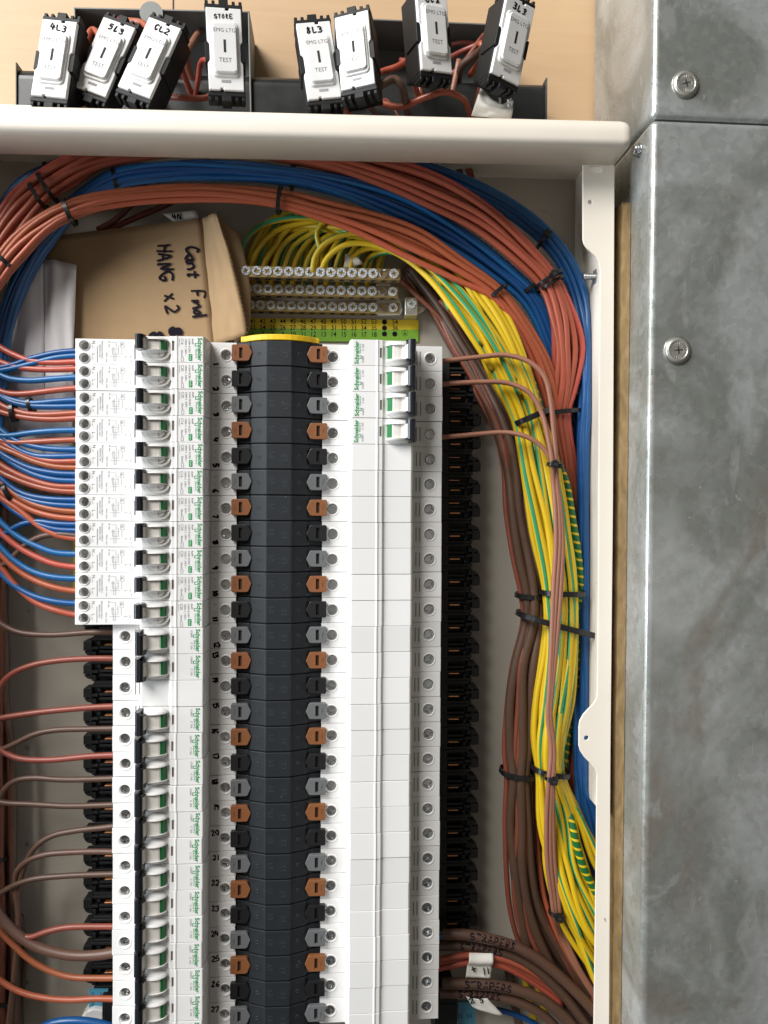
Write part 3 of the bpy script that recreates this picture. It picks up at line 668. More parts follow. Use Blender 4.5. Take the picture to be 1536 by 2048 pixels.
def print_rcbo(rating):
    s = MB(); z = 0.0947; z2 = 0.0811
    s.text('Schneider', 3.95*mm, (53.9*mm, -8.0*mm), R90, 0, z, sx=0.99, weight=0.03)
    s.text('Electric', 1.9*mm, (55.6*mm, -0.6*mm), R90, 0, z, sx=1.15)
    s.box(54.2*mm, 55.9*mm, -4.3*mm, -3.9*mm, z, z+0.00002, 0); s.box(54.2*mm, 55.9*mm, -2.6*mm, -2.2*mm, z, z+0.00002, 0); s.box(55.6*mm, 56.0*mm, -4.3*mm, -2.2*mm, z, z+0.00003, 0)
    s.text('Acti9', 1.8*mm, (58.0*mm, -7.4*mm), R90, 1, z, weight=0.01)
    s.text('iC60H RCBO', 1.75*mm, (60.2*mm, -7.4*mm), R90, 1, z)
    s.rrect(58.9*mm, 5.4*mm, 2.4*mm, 4.6*mm, 0.5*mm, z, z+0.00003, 0); s.text('PoN', 1.9*mm, (59.6*mm, 3.6*mm), R90, 3, z+0.00006)
    s.text('10000 3  240V~', 1.75*mm, (62.6*mm, -7.4*mm), R90, 1, z)
    s.text(rating, 2.5*mm, (65.2*mm, -7.4*mm), R90, 1, z); s.text('30mA', 1.9*mm, (65.2*mm, 0.3*mm), R90, 1, z)
    s.box(63.6*mm, 65.1*mm, 5.2*mm, 5.35*mm, z, z+0.00002, 1); s.box(63.6*mm, 65.1*mm, 7.9*mm, 8.05*mm, z, z+0.00002, 1); s.box(63.5*mm, 63.7*mm, 5.2*mm, 8.05*mm, z, z+0.00001, 1); s.box(65.0*mm, 65.2*mm, 5.2*mm, 8.05*mm, z, z+0.00001, 1)
    s.text('A9D56816', 1.2*mm, (66.8*mm, -7.4*mm), R90, 2, z)
    s.text('L', 2.5*mm, (45.4*mm, -4.6*mm), R90, 1, ZS+0.0001); s.text('in', 1.3*mm, (45.4*mm, 0.2*mm), R90, 1, ZS+0.0001)
    # lower plate: terminal names, wiring diagram
    s.text('N', 3.0*mm, (128.2*mm, -7.6*mm), R90, 1, z2); s.text('out', 1.5*mm, (128.2*mm, -4.6*mm), R90, 2, z2)
    s.text('L', 3.0*mm, (128.2*mm, 1.2*mm), R90, 1, z2); s.text('out', 1.5*mm, (128.2*mm, 3.4*mm), R90, 2, z2)
    s.box(124.6*mm, 124.9*mm, -3.8*mm, 7.4*mm, z2, z2+0.00002, 1)
    s.text('Disconnect before', 1.65*mm, (121.9*mm, -7.6*mm), R90, 1, z2); s.text('dielectric test', 1.65*mm, (123.4*mm, -5.2*mm), R90, 1, z2)
    s.text('FE  Nin', 1.5*mm, (117.2*mm, -7.6*mm), R90, 1, z2); s.text('Nout  Lout', 1.5*mm, (118.8*mm, 0.4*mm), R90, 1, z2)
    def ln(x0, y0, x1, y1, w=0.10):
        x0, x1 = sorted((x0, x1)); y0, y1 = sorted((y0, y1)); s.box((x0-w)*mm, (x1+w)*mm, (y0-w)*mm, (y1+w)*mm, z2+random.uniform(0, 0.00001), z2+random.uniform(0.00002, 0.00004), 2)
    for a in ((115.5,-6.5,112,-6.5),(112,-6.5,112,-3),(115.5,-2,110.5,-2),(110.5,-4.4,110.5,1.5),(110.5,1.5,114.5,1.5),(114.5,-3.2,114.5,1.5),(113.6,-3.4,113.6,6),(112.2,6,113.6,6),(112.2,-1,112.2,6),(116.2,3.2,109.3,3.2),(108.2,-2.6,108.2,2.4),(103.5,3.2,106.6,3.2),(105.5,2.6,105.5,3.8),(106.6,-7,109,-7),(106.6,-3.2,109,-3.2),(106.6,-7,106.6,-3.2),(109,-7,109,-3.2),(101.6,5,101.6,7.8),(96.2,4.0,96.2,7.8)): ln(*a)
    s.text('IΔ', 2.0*mm, (108.6*mm, -6.3*mm), R90, 1, z2); s.text('Lin', 1.7*mm, (102.6*mm, 2.2*mm), R90, 1, z2)
    s.text('Regular test', 1.3*mm, (92.4*mm, 2.3*mm), R90, 1, 0.0931, sx=0.9); s.text('T', 1.6*mm, (90.2*mm, 4.4*mm), R90, 2, 0.0931)
    return split_mats(s, ['logo', 'rating_print', 'wiring_diagram', 'badge_lettering'], ['green', 'ink', 'inklight', 'white'])
PRINT.update({r: print_rcbo(r) for r in ('C16', 'C20')})

ORD = ['first','second','third','fourth','fifth','sixth','seventh','eighth','ninth','tenth','eleventh','twelfth','thirteenth','fourteenth','fifteenth','sixteenth','seventeenth','eighteenth','nineteenth','twentieth','twenty-first','twenty-second','twenty-third','twenty-fourth','twenty-fifth','twenty-sixth','twenty-seventh']
PITCH_ROW = 18*mm
def row_y(i): return -(i-1)*PITCH_ROW
def handwrite(parent, txt, cx, cy, h, ang, z, w, name='handwriting', adv=0.85):
    pl, wd = pen(txt, h, adv); ca, sa = math.cos(ang), math.sin(ang)
    def fn(x, y, dz): x -= wd/2; y -= h/2; return (cx+x*ca-y*sa, cy+x*sa+y*ca, z+dz)
    return child(name, MB().strokes(pl, w, fn).mesh(name, 'marker'), parent)

def module(kind, col, i, rating, label, group, name, cat='circuit breaker', numtxt=None):
    left = col == 'L'
    o = top(name, None, (random.uniform(-0.28, 0.28)*mm, row_y(i)+random.uniform(-.05, .05)*mm, random.uniform(-0.3, 0.25)*mm), (math.pi if left else 0.0)+random.uniform(-.0012, .0012))
    tag(o, label, cat, group)
    child('body', BODY[kind], o)
    child('screw_collar', COLLAR, o, (37.4*mm, 0, 0))
    if kind == 'rcbo':
        for y in (-4.3, 4.3): child('screw_collar', COLLAR_S, o, (133.6*mm, y*mm, 0))
        child('vent_slot', VENT_L, o)
    else:
        child('screw_collar', COLLAR, o, (107.1*mm, 0, 0))
        for x in (96.8, 99.4): child('vent_slot', VENT, o, (x*mm, 0, 0))
    ss = SCREW if (kind == 'blank') else SCREWD
    dz = -0.6*mm if kind == 'blank' else -2.0*mm
    child('terminal_screw', ss, o, (37.4*mm, 0, ZS+dz), random.uniform(0, 6.28))
    if kind == 'rcbo':
        for y in (-4.3, 4.3): child('terminal_screw', SCREWS, o, (133.6*mm, y*mm, 0.081-4.6*mm), random.uniform(0, 6.28))
    else: child('terminal_screw', ss, o, (107.1*mm, 0, ZS+dz), random.uniform(0, 6.28))
    if kind != 'blank':
        g, d, f, h = TOG[kind]
        child('toggle_guard', g[0], o); child('toggle_guard', g[1], o); dr = child('toggle_drum', d, o); child('position_flag', f, dr); child('handle', h, dr)
        child('indicator_window', WINDOW[kind], o); [child(nm_, me_, o) for nm_, me_ in PRINT[rating]]
        if kind == 'rcbo': child('test_button', BUTTON, o)
    if numtxt:   # board-frame pen number beside the inner screw of the left column (module is turned by 180 degrees)
        x, y = (45.0, 6.1) if i <= 11 else (44.7, 4.8 - 12.6*0)
        if i <= 11: px_, py_ = 44.6*mm, 6.0*mm
        elif i == 12: px_, py_ = 43.6*mm, 6.2*mm
        else: px_, py_ = 44.4*mm, -4.6*mm
        if i >= 13: px_ -= 0.0*mm
        # reading direction: left column pen marks read from the bottom of the picture to the top or upright
        ang = math.pi + (math.radians(-82) if i < 19 else math.radians(random.uniform(-6, 10)))
        hh = 3.3*mm if i < 12 else 3.6*mm
        if i >= 19: px_, py_ = 43.9*mm, -4.4*mm
        handwrite(o, numtxt, px_, py_, hh, ang, ZS+0.00006, (1.3*mm if i < 12 else 1.1*mm) if i < 19 else 0.9*mm, 'handwriting', 0.8)
    return o
ratings = ['C16','C20','C20','C16','C20','C16','C20','C20','C20','C20','C20']
for i in range(1, 12):
    module('rcbo', 'L', i, ratings[i-1], f'long white residual current breaker marked {ratings[i-1]}, {ORD[i-1]} from the top of the left column', 'long residual current breakers', 'residual_current_breaker', numtxt=str(i))
SHORT = [i for i in range(12, 28) if i != 14]
for i in range(12, 28):
    if i == 14:
        module('blank', 'L', i, None, 'lone white blank module between breakers 13 and 15 in the left column', 'blank modules', 'blank_module', 'blank module', '14')
    else:
        module('mcb', 'L', i, '10A', f'{ORD[SHORT.index(i)]} short breaker from the top of the left column, pen number {i} beside it', 'short breakers in the left column', 'miniature_breaker', numtxt=str(i))
for i in range(1, 28):
    if i <= 4:
        r = '6A' if i == 3 else '10A'
        module('mcb', 'R', i, r, f'white miniature breaker printed C {r}, {ORD[i-1]} from the top of the right column', 'breakers in the right column', 'miniature_breaker')
    else:
        module('blank', 'R', i, None, f'white blank module in the right column, {ORD[i-1]} row from the top', 'blank modules', 'blank_module', 'blank module')
# stray pen marks on the left breakers
mk = [o for o in COL.objects if o.get('label', '').endswith('pen number 19 beside it')][0]
handwrite(mk, 'h', 98*mm, 3.6*mm, 3.4*mm, math.pi+math.radians(-80), ZS+0.00012, 0.8*mm)

# ------------------------------------------------------------------ busbar
bus = top('busbar_assembly', None, (0, row_y(14), 0)); tag(bus, 'dark grey central busbar with brown, black and grey clips between the breaker columns', 'busbar')
def bpart(name, me, loc=(0,0,0), parent=None): return child(name, me, parent or bus, (loc[0], loc[1]-(row_y(14) if parent is None else 0), loc[2]))
bprof = [(-30.2,40),(-30.2,73.6),(-29.6,74.4),(-21,77.4),(-19.6,79.6),(-9.2,83.6),(-8.6,84.4),(8.6,84.4),(9.2,83.6),(19.6,79.6),(21,77.4),(29.6,74.4),(30.2,73.6),(30.2,40)]
seg = MB().prism_y([(x*mm, z*mm) for x,z in bprof], -8.55*mm, 8.55*mm)
SEG = bevelled(seg.mesh('housing_segment', 'busbar'), 0.35*mm, 2, 25)
core = MB().prism_y([(x*mm*0.985, (z-1.3)*mm) for x,z in bprof], row_y(28)-0.009, 0.0089)
bpart('core', core.mesh('core', 'black'))
def tabmesh(kind):
    pts = [(-33.2,-4.9),(-32.5,-5.6),(-22.4,-5.6),(-21.2,-5.0),(-18.9,0.4),(-21.2,5.2),(-22.4,5.8),(-32.5,5.8),(-33.2,5.1)]
    s = MB().prism_z([(x*mm, y*mm) for x,y in pts], 0.0770, 0.0806); me = bevelled(s.mesh('phase_clip', 'tab_'+kind), 0.35*mm, 2, 25)
    return cut(me, [MB().box(-28.0*mm, -25.7*mm, -3.7*mm, 3.7*mm, 0.0785, 0.09)])
TAB = {k: tabmesh(k) for k in ('brown', 'black', 'grey')}
def tabslot(kind):
    s = MB(); s.box(-27.9*mm, -25.8*mm, -3.6*mm, 3.6*mm, 0.0783, 0.0788)
    return s.mesh('clip_slot', 'slot_'+kind)
TSLOT = {k: tabslot(k) for k in TAB}
BOLT = MB(); BOLT.strokes([[(0.5,2.2),(-0.3,0.2),(0.4,0.2),(-0.5,-2.2)]], 0.25, lambda x,y,dz: (-30.6*mm+x*mm, y*mm, 0.08063+dz)); BOLTM = {k: None for k in TAB}
for k in TAB:
    b_ = MB(); b_.v = list(BOLT.v); b_.f = [list(f) for f in BOLT.f]; b_.m = list(BOLT.m); b_.sm = list(BOLT.sm); BOLTM[k] = b_.mesh('shock_mark', 'slot_'+k)
LET = {}
for t in ('L1', 'L2', 'L3'):
    LET[t] = [MB().text(t, 4.6*mm, (5.9*mm, -3.2*mm), R90, 0, 0.08455).mesh('relief_lettering', 'bustext'), MB().text(t, 4.6*mm, (-5.9*mm, 3.2*mm), -R90, 0, 0.08455).mesh('relief_lettering', 'bustext')]
OM = MB()
for sx in (-1, 1): OM.ring((0, 0), 1.0*mm, 1.35*mm, 0, 0.0002, 16)
OMM = MB().ring((0, 0), 0.9*mm, 1.3*mm, 0, 0.0002, 16).mesh('relief_mark', 'bustext')
for i in range(1, 29):
    k = ('brown', 'black', 'grey')[(i-1) % 3]
    sg = bpart('housing_segment', SEG, (0, row_y(i)+0.6*mm, 0))
    for le in LET[('L1','L2','L3')[(i-1) % 3]]: child('relief_lettering', le, sg)
    for sx in (-1, 1):
        tb = bpart('phase_clip', TAB[k], (0.35*mm if sx > 0 else 0, row_y(i)+1.0*mm, 0))
        if sx > 0: tb.matrix_basis = tb.matrix_basis @ Matrix.Rotation(math.pi, 4, 'Z')
        child('clip_slot', TSLOT[k], tb); child('shock_mark', BOLTM[k], tb)
        child('relief_mark', OMM, sg, (sx*14.2*mm, 0, 0.0818))
        sg.children[-1].rotation_euler = (0, sx*math.radians(21), 0)
cap = MB(); cp = []
for i in range(13):
    f = -1+2*i/12; cp.append((f*25.2, 75.0+10.2*(1-abs(f)**2.4)))
inner = [(x*0.99, z-7) for x,z in cp[::-1]]
cap.prism_y([(-27.6*mm,0.0708),(-27.6*mm,0.0742)]+[(x*mm, z*mm) for x,z in cp]+[(27.6*mm,0.0742),(27.6*mm,0.0708)]+[(x*mm, 0.0700) for x in (20*1.0, -20)][:0], row_y(1)+9.6*mm, row_y(1)+13.6*mm)
bpart('end_cap', bevelled(cap.mesh('end_cap', 'yellow'), 0.5*mm, 2, 25))

# ------------------------------------------------------------------ black mounting combs beside the columns
ZC = 0.028
def comb_meshes():
    s = MB()   # local: x outwards from the breakers, 0..40 mm; y around the row
    s.box(0, 14*mm, -8.9*mm, 8.9*mm, 0, ZC)                       # smooth inner band
    s.box(14*mm, 33*mm, -8.9*mm, 8.9*mm, 0, ZC-0.007)             # recessed floor
    for y0, y1, xe in ((-8.9,-6.9,33), (-2.2,-0.4,27), (1.0,2.8,27), (6.6,8.9,31)): s.box(14*mm, xe*mm, y0*mm, y1*mm, ZC-0.007, ZC-0.0005)
    s.box(26.5*mm, 29*mm, -6.9*mm, -3.4*mm, ZC-0.007, ZC-0.002); s.box(28*mm, 33*mm, -1.6*mm, 0.4*mm, ZC-0.007, ZC-0.001); s.box(30*mm, 33*mm, 2.2*mm, 6.6*mm, ZC-0.007, ZC-0.002)
    base = bevelled(s.mesh('comb_block', 'black'), 0.2*mm, 1, 40)
    h = MB(); h.prism_z([(33*mm,-6.2*mm),(38.6*mm,-6.2*mm),(39.4*mm,-5.4*mm),(39.4*mm,1.6*mm),(36.6*mm,4.6*mm),(33*mm,5.6*mm)], 0.014, ZC-0.002)
    hook = cut(bevelled(h.mesh('hook', 'black'), 0.5*mm, 2, 20), [MB().box(34.5*mm, 41*mm, 1.2*mm, 2.2*mm, 0.02, 0.04)])
    c = MB(); c.box(15*mm, 23*mm, -0.42*mm, 0.42*mm, ZC-0.007, ZC-0.0008)
    c2 = MB(); c2.box(15*mm, 23*mm, -0.2*mm, 0.2*mm, ZC-0.007, ZC-0.005)
    return base, hook, bevelled(c.mesh('copper_contact', 'copper'), 0.15*mm, 1), c2.mesh('copper_contact', 'copper')
CB, CH, CC, CC2 = comb_meshes()
for side, lab in ((1, 'black plastic mounting comb along the right column of modules'), (-1, 'black plastic mounting comb left of the lower breakers')):
    xo = 0.1142 if side > 0 else -0.1123
    o = top('mounting_comb', None, (xo, row_y(14), 0.0)); tag(o, lab, 'mounting comb', 'mounting combs')
    for i in range(1, 28 if side > 0 else 29):
        if side < 0 and i < 11: continue
        if side > 0 and i > 25: continue
        yy = row_y(i)-row_y(14)+(0.0 if side > 0 else 0.0)
        rot = Matrix.Identity(4) if side > 0 else Matrix.Scale(-1, 4, (1,0,0))
        if side < 0: rot = Matrix.Rotation(math.pi, 4, 'Z')
        if side < 0 and i > 27: continue
        b_ = child('comb_block', CB, o, (0, yy, 0), rot=rot)
        child('hook', CH, b_); child('copper_contact', CC, b_, (0, -0.0031*0-0.0032, 0))
        if i in (2, 3, 5, 6, 7) and side > 0: child('copper_contact', CC2, b_, (0, 0.0046, 0))

# ------------------------------------------------------------------ earth terminal bars and label
def seg_t(a, b, t): return a+(b-a)*t
eb = top('earth_terminal_block', None, (0.04, 0.055, 0)); tag(eb, 'three stepped brass earth bars with rows of silver screws above the right column', 'terminal block')
def epart(name, me, loc=(0,0,0), **k): return child(name, me, eb, (loc[0]-0.04, loc[1]-0.055, loc[2]), **k)
ES = screw_mesh('bar_screw', 3.65*mm, 'earthscrew', slot=0.0011, depth=0.0014, notch=True, arm=0.60)
ESD = screw_mesh('bar_screw', 3.6*mm, 'steeldark', slot=0.0016, depth=0.0015)
for (v0, v1, u0, u1, z, du) in ((541.5, 547.5, 492, 788.5, 0.037, 801), (577, 583, 494, 786, 0.0245, 797), (609.5, 615.5, 500, 786.5, 0.0125, 800)):
    a = un(u0-6, v0, z); b = un(du, v1, z); ang = math.atan2(b.y-a.y, b.x-a.x); Lb = (b-a).length
    m_ = MB().box(0, Lb, -4.6*mm, 3.9*mm, -9*mm, -0.2*mm)
    n = 15
    o = epart('brass_bar', bevelled(m_.mesh('brass_bar', 'brass'), 0.4*mm, 2), a, rotz=ang)
    pitch = (un(u1, v1, z).x-un(u0, v0, z).x)/(n-1)
    for k in range(n):
        dark = (k == n-2)
        x = (un(u0, v0, z).x-a.x)+pitch*k
        child('bar_screw', ESD if dark else ES, o, (x, random.uniform(-.1,.1)*mm, 0.9*mm), random.uniform(0, 6.28))
        # wire entry of each clamp in the lower face
        child('wire_entry', MB().cyl((x, -4.55*mm, -4.6*mm), (0,-1,0), 2.2*mm, 0, 0.15*mm, 12).mesh('wire_entry', 'hole'), o)
# zinc link plate and end clamp
pz = un(765, 560, 0.0240); c1 = un(753, 570, 0.0236); c2 = un(783, 625, 0.0118)
lp = MB(); pts = [(753,566),(781,566),(781,592),(800,597),(805,620),(800,630),(757,631),(752,626)]
lp.prism_z([(un(u,v,0.0122).x, un(u,v,0.0122).y) for u,v in pts], 0.0104, 0.0121)
epart('link_plate', bevelled(lp.mesh('link_plate', 'plate'), 0.3*mm))
cl = MB(); q = [(810,594),(836,594),(836,630),(810,630)]; cl.prism_z([(un(u,v,0.018).x, un(u,v,0.018).y) for u,v in q], 0.002, 0.0175)
epart('end_clamp', bevelled(cl.mesh('end_clamp', 'plate'), 0.6*mm))
p = un(824, 607, 0.018); epart('bar_screw', ES, (p.x, p.y, 0.0185), rotz=0.2)
p = un(838, 613, 0.010); cb_ = MB(); cb_.cyl((0,0,0), (0,0,1), 5.6*mm, -0.006, 0, 24); epart('clamp_boss', cb_.mesh('clamp_boss', 'plate'), (p.x, p.y, 0.012))
# numbered label
zl = 0.0016
La, Lb_, Lc, Ld = un(494, 636, zl), un(837, 640, zl), un(837, 677, zl), un(494, 675, zl)
lab = top('earth_number_label', None, (0.04, La.y, 0)); tag(lab, 'yellow and green numbered label strip under the earth bars', 'label')
def lq(f0, f1, m, z0):
    P = [La.lerp(Ld, f0), Lb_.lerp(Lc, f0), Lb_.lerp(Lc, f1), La.lerp(Ld, f1)]
    return MB().prism_z([(p.x-0.04, p.y-La.y) for p in P], 0.0002, z0).mesh('label_band', m)
child('label_band', lq(0, 0.52, 'labelyellow', zl), lab); child('label_band', lq(0.52, 1.18, 'labelgreen', zl), lab)
tx = MB()
for k in range(13):
    u = 505+20.22*k
    for v, base in ((647, 41), (659.5, 23), (672.5, 6)):
        p = un(u, v+k*0.1, zl); nm = base+k
        if base == 6 and nm < 1: continue
        tx.text(str(nm), 5.6*mm, (p.x-0.04, p.y-La.y), 0.004, 0, zl+0.0001, align='CENTER', sx=0.85, weight=0.008)
for v, nm in ((648.5, '54'), (660.5, '36')):
    p = un(790, v, zl); tx.text(nm, 5.6*mm, (p.x-0.04, p.y-La.y), 0.004, 0, zl+0.0001, align='CENTER', sx=0.85, weight=0.008)
for u, v in ((769, 644), (769, 656), (769, 668), (789.5, 668)):
    p = un(u, v, zl); tx.cyl((p.x-0.04, p.y-La.y, zl), (0,0,1), 2.1*mm, 0, 0.0001, 18)
p = un(810, 666, zl); tx.ring((p.x-0.04, p.y-La.y), 2.35*mm, 2.65*mm, zl, zl+0.0001, 24)
for (dx, dy, w_, h_) in ((0, 0.9, 0.15, 1.6), (0, -0.3, 1.5, 0.15), (0, -0.9, 1.0, 0.15), (0, -1.5, 0.5, 0.15)):
    tx.box(p.x-0.04+(dx-w_)*mm, p.x-0.04+(dx+w_)*mm, p.y-La.y+(dy-h_)*mm, p.y-La.y+(dy+h_)*mm, zl, zl+0.0001)
child('numbers', tx.mesh('numbers', 'marker'), lab)

# ------------------------------------------------------------------ sheets, cardboard
def sheet(corners, nu, nv, fn, thick, matn, name):
    """bilinear sheet over four board points with a displacement fn(s, t) along z and a real thickness"""
    A, Bc, C, D = [Vector(c) for c in corners]; vs = []; 
    for lay in (0, 1):
        for jv in range(nv+1):
            for iu in range(nu+1):
                s, t = iu/nu, jv/nv; p = A.lerp(Bc, s).lerp(D.lerp(C, s), t); r = fn(s, t)
                d = Vector(r) if isinstance(r, tuple) else Vector((0, 0, r))
                vs.append(p+d-Vector((0, 0, thick*lay)))
    n1 = (nu+1)*(nv+1); fs = []; q = lambda i, j: j*(nu+1)+i
    for j in range(nv):
        for i in range(nu):
            f = (q(i,j), q(i,j+1), q(i+1,j+1), q(i+1,j)); fs += [f, tuple(k+n1 for k in f[::-1])]
    for i in range(nu): fs += [(q(i,0), q(i+1,0), q(i+1,0)+n1, q(i,0)+n1), (q(i+1,nv), q(i,nv), q(i,nv)+n1, q(i+1,nv)+n1)]
    for j in range(nv): fs += [(q(0,j+1), q(0,j), q(0,j)+n1, q(0,j+1)+n1), (q(nu,j), q(nu,j+1), q(nu,j+1)+n1, q(nu,j)+n1)]
    me = MB().add(vs, fs, 0, True).mesh(name, matn)
    bm = bmesh.new(); bm.from_mesh(me); bmesh.ops.recalc_face_normals(bm, faces=bm.faces); bm.to_mesh(me); bm.free()
    return me
def nz(s, t, f, seed): return noise.noise(Vector((s*f, t*f, seed)))

# white folded papers at the left
pap = top('folded_paper', sheet([un(14, 486, 0.032), un(88, 478, 0.034), un(92, 940, 0.030), un(20, 940, 0.028)], 10, 26,
      lambda s, t: 0.004*math.sin(s*2.6)+0.002*nz(s, t, 4, 3), 0.0004, 'paper', 'folded_paper'))
tag(pap, 'narrow white folded paper left of the cardboard box behind blue wires', 'paper')
pap2 = top('folded_paper', sheet([un(86, 518, 0.034), un(153, 530, 0.036), un(139, 945, 0.032), un(88, 945, 0.030)], 12, 26,
      lambda s, t: (0.006*max(0, t-0.35)*(s-0.5), 0, 0.003*math.sin(s*3.1)+0.0025*nz(s, t, 4, 9)), 0.0004, 'paper', 'folded_paper'))
tag(pap2, 'white paper sheet overlapping the left edge of the cardboard box', 'paper')

box = top('cardboard_box', None, (-0.08, 0.03, 0)); tag(box, 'brown cardboard box with black marker writing tucked beside the earth bars', 'cardboard box')
def bxp(name, me, parent=None): return child(name, me, parent or box, (0.08, -0.03, 0) if parent is None else (0,0,0))
F0, F1, F2, F3 = un(84, 474, 0.026), un(404, 437, 0.037), un(429, 700, 0.037), un(100, 720, 0.026)
bxp('front_face', sheet([F0, F1, F2, F3], 24, 18, lambda s, t: 0.0005*nz(s, t, 3, 1)+0.0002*nz(s, t, 30, 2), 0.003, 'card', 'front_face'))
bk = MB(); pts = [F0, F1, F2, F3]
vs = [tuple(p-Vector((0,0,0.0035))) for p in pts] + [(p.x, p.y, 0.003) for p in pts]
bk.add(vs, [(0,1,5,4),(1,2,6,5),(2,3,7,6),(3,0,4,7),(4,5,6,7)]); bxp('side_walls', bk.mesh('side_walls', 'card'))
# bent end flap rising towards the viewer, wavy torn edge
def flapfn(s, t): return (0.0012*nz(s, t, 5, 4)+(0.004*s*math.sin(t*2.4)), 0.0015*nz(s, t, 4, 8), 0.004*math.sin(s*1.9)+0.0012*nz(s, t, 6, 5))
fl0, fl1, fl2, fl3 = un(404, 437, 0.037), un(434, 430, 0.046), un(487, 672, 0.050), un(428, 690, 0.037)
fm_ = sheet([fl0, fl1, fl2, fl3], 10, 24, flapfn, 0.0028, 'card', 'end_flap'); flap = bxp('end_flap', fm_)
# corrugated edge of the flap
cz_ = MB(); path = []
for k in range(90):
    t = k/89; p = fl1.lerp(fl2, t); d = flapfn(1, t); p = p+Vector(d); path.append(p+Vector((0.0004, 0, -0.0014+0.0011*math.sin(k*1.9))))
cz_.tube(path, 0.00035, 5); child('corrugation', cz_.mesh('corrugation', 'cardedge'), flap)
i0, i1, i2, i3 = un(428, 427, 0.036), un(466, 436, 0.032), un(497, 662, 0.034), un(470, 690, 0.037)
bxp('inner_flap', sheet([i0, i1, i2, i3], 8, 20, lambda s, t: (0.006*math.sin(t*2.9)*s-0.003*s*max(0, 0.12-t)*20, -0.0045*s*s*max(0, 0.15-t)*6, 0.004*math.sin(s*2)), 0.003, 'card', 'inner_flap'))
def face_pt(u, v, lift):       # point on the front face under a pixel
    n_ = (F1-F0).cross(F3-F0).normalized(); d = un(u, v, 0.0)-CAM; t = (F0-CAM).dot(n_)/d.dot(n_); p = CAM+d*t
    return (p.x, p.y, p.z+0.0006+lift)
def boxwrite(txt, u, v, hpx, ang, w, adv=0.85):
    pl, wd = pen(txt, 1.0, adv); ca, sa = math.cos(ang), math.sin(ang)
    def fn(x, y, dz):
        x *= hpx; y = (y-0.5)*hpx; return face_pt(u+x*ca-y*sa*-1*-1, v+x*sa+y*ca*-1*-1, dz)
    def fn2(x, y, dz):           # rotated clockwise by 90 degrees plus ang: reading direction down the picture
        X, Y = x*hpx, (y-0.5)*hpx
        return face_pt(u+Y*math.cos(ang)-X*math.sin(ang)*1.0, v+X*math.cos(ang)+Y*math.sin(ang), dz)
    bxp('handwriting', MB().strokes(pl, w/hpx, fn2, dz=0.00002).mesh('handwriting', 'marker'))
boxwrite('Cant', 383, 492, 25, math.radians(-4), 4.3, 0.66); boxwrite('Find', 395, 580, 25, math.radians(-5), 4.2, 0.58)
boxwrite('HANG', 328, 488, 26, math.radians(-4), 4.4, 0.72); boxwrite('x2', 342, 588, 25, math.radians(-6), 4.2, 0.95)
boxwrite('8', 351, 656, 22, math.radians(-4), 8.5); boxwrite('8', 314, 664, 24, math.radians(-4), 6.5)

# ------------------------------------------------------------------ hanging key switches
def switch_meshes():
    b = MB(); b.box(-12.6*mm, 12.6*mm, -27.6*mm, 27.6*mm, -24*mm, -3*mm); b.box(-13.6*mm, 13.6*mm, -8*mm, 5*mm, -20*mm, -1.0*mm)
    for sy in (-1, 1):
        b.box(-12.8*mm, 12.8*mm, sy*29*mm-1.4*mm, sy*29*mm+1.4*mm, -16*mm, -1.5*mm)
        for x in (-11.4, -6.8, 6.8, 11.4): b.box((x-1.1)*mm, (x+1.1)*mm, sy*31.5*mm-1.6*mm, sy*31.5*mm+1.6*mm, -12*mm, -2.2*mm)
        b.box(-3.2*mm, 3.2*mm, sy*31.6*mm-2.4*mm, sy*31.6*mm+2.4*mm, -13*mm, -1.6*mm)
    body = bevelled(b.mesh('switch_body', 'black'), 0.35*mm, 1, 40)
    c = MB(); outl = [(-11.9,-27.2),(-4,-27.2),(-4,-26),(-2,-26),(-2,-27.2),(11.9,-27.2),(11.9,-9.5),(10.4,-7.5),(10.4,3.2),(11.9,5.2),(11.9,27.2),(3.6,27.2),(3.6,25.6),(1.2,25.6),(1.2,27.2),(-11.9,27.2),(-11.9,5.2),(-10.4,3.2),(-10.4,-7.5),(-11.9,-9.5)]
    c.prism_z([(x*mm, y*mm) for x,y in outl], -4*mm, 0.0)
    cover = bevelled(c.mesh('front_cover', 'white'), 0.6*mm, 3, 25)
    r = MB(); r.rrect(0, -0.5*mm, 19.4*mm, 37*mm, 3.2*mm, -0.2*mm, 1.3*mm, 0, 5, 0.7*mm); r.rrect(0, -0.5*mm, 16.8*mm, 33*mm, 2.6*mm, 1.0*mm, 3.2*mm, 0, 5, 0.6*mm)
    rocker = bevelled(r.mesh('key_plate', 'white'), 0.4*mm, 2, 35)
    k = MB().box(-0.85*mm, 0.85*mm, -3.8*mm, 4.6*mm, 3.15*mm, 3.26*mm).mesh('key_slot', 'hole')
    t = MB(); t2 = MB(); t.text('EMG LTG', 3.7*mm, (0, 9.6*mm), 0, 0, 3.27*mm, align='CENTER', sx=0.98); t2.text('TEST', 4.1*mm, (0, -10.2*mm), 0, 0, 3.27*mm, align='CENTER', sx=0.98)
    d = MB().box(-3.2*mm, 3.2*mm, -22.4*mm, -20.6*mm, 0.0, 0.12*mm).mesh('moulded_mark', 'inklight')
    return body, cover, rocker, k, (t.mesh('printing', 'switchtext'), t2.mesh('printing', 'switchtext')), d
SW = switch_meshes()
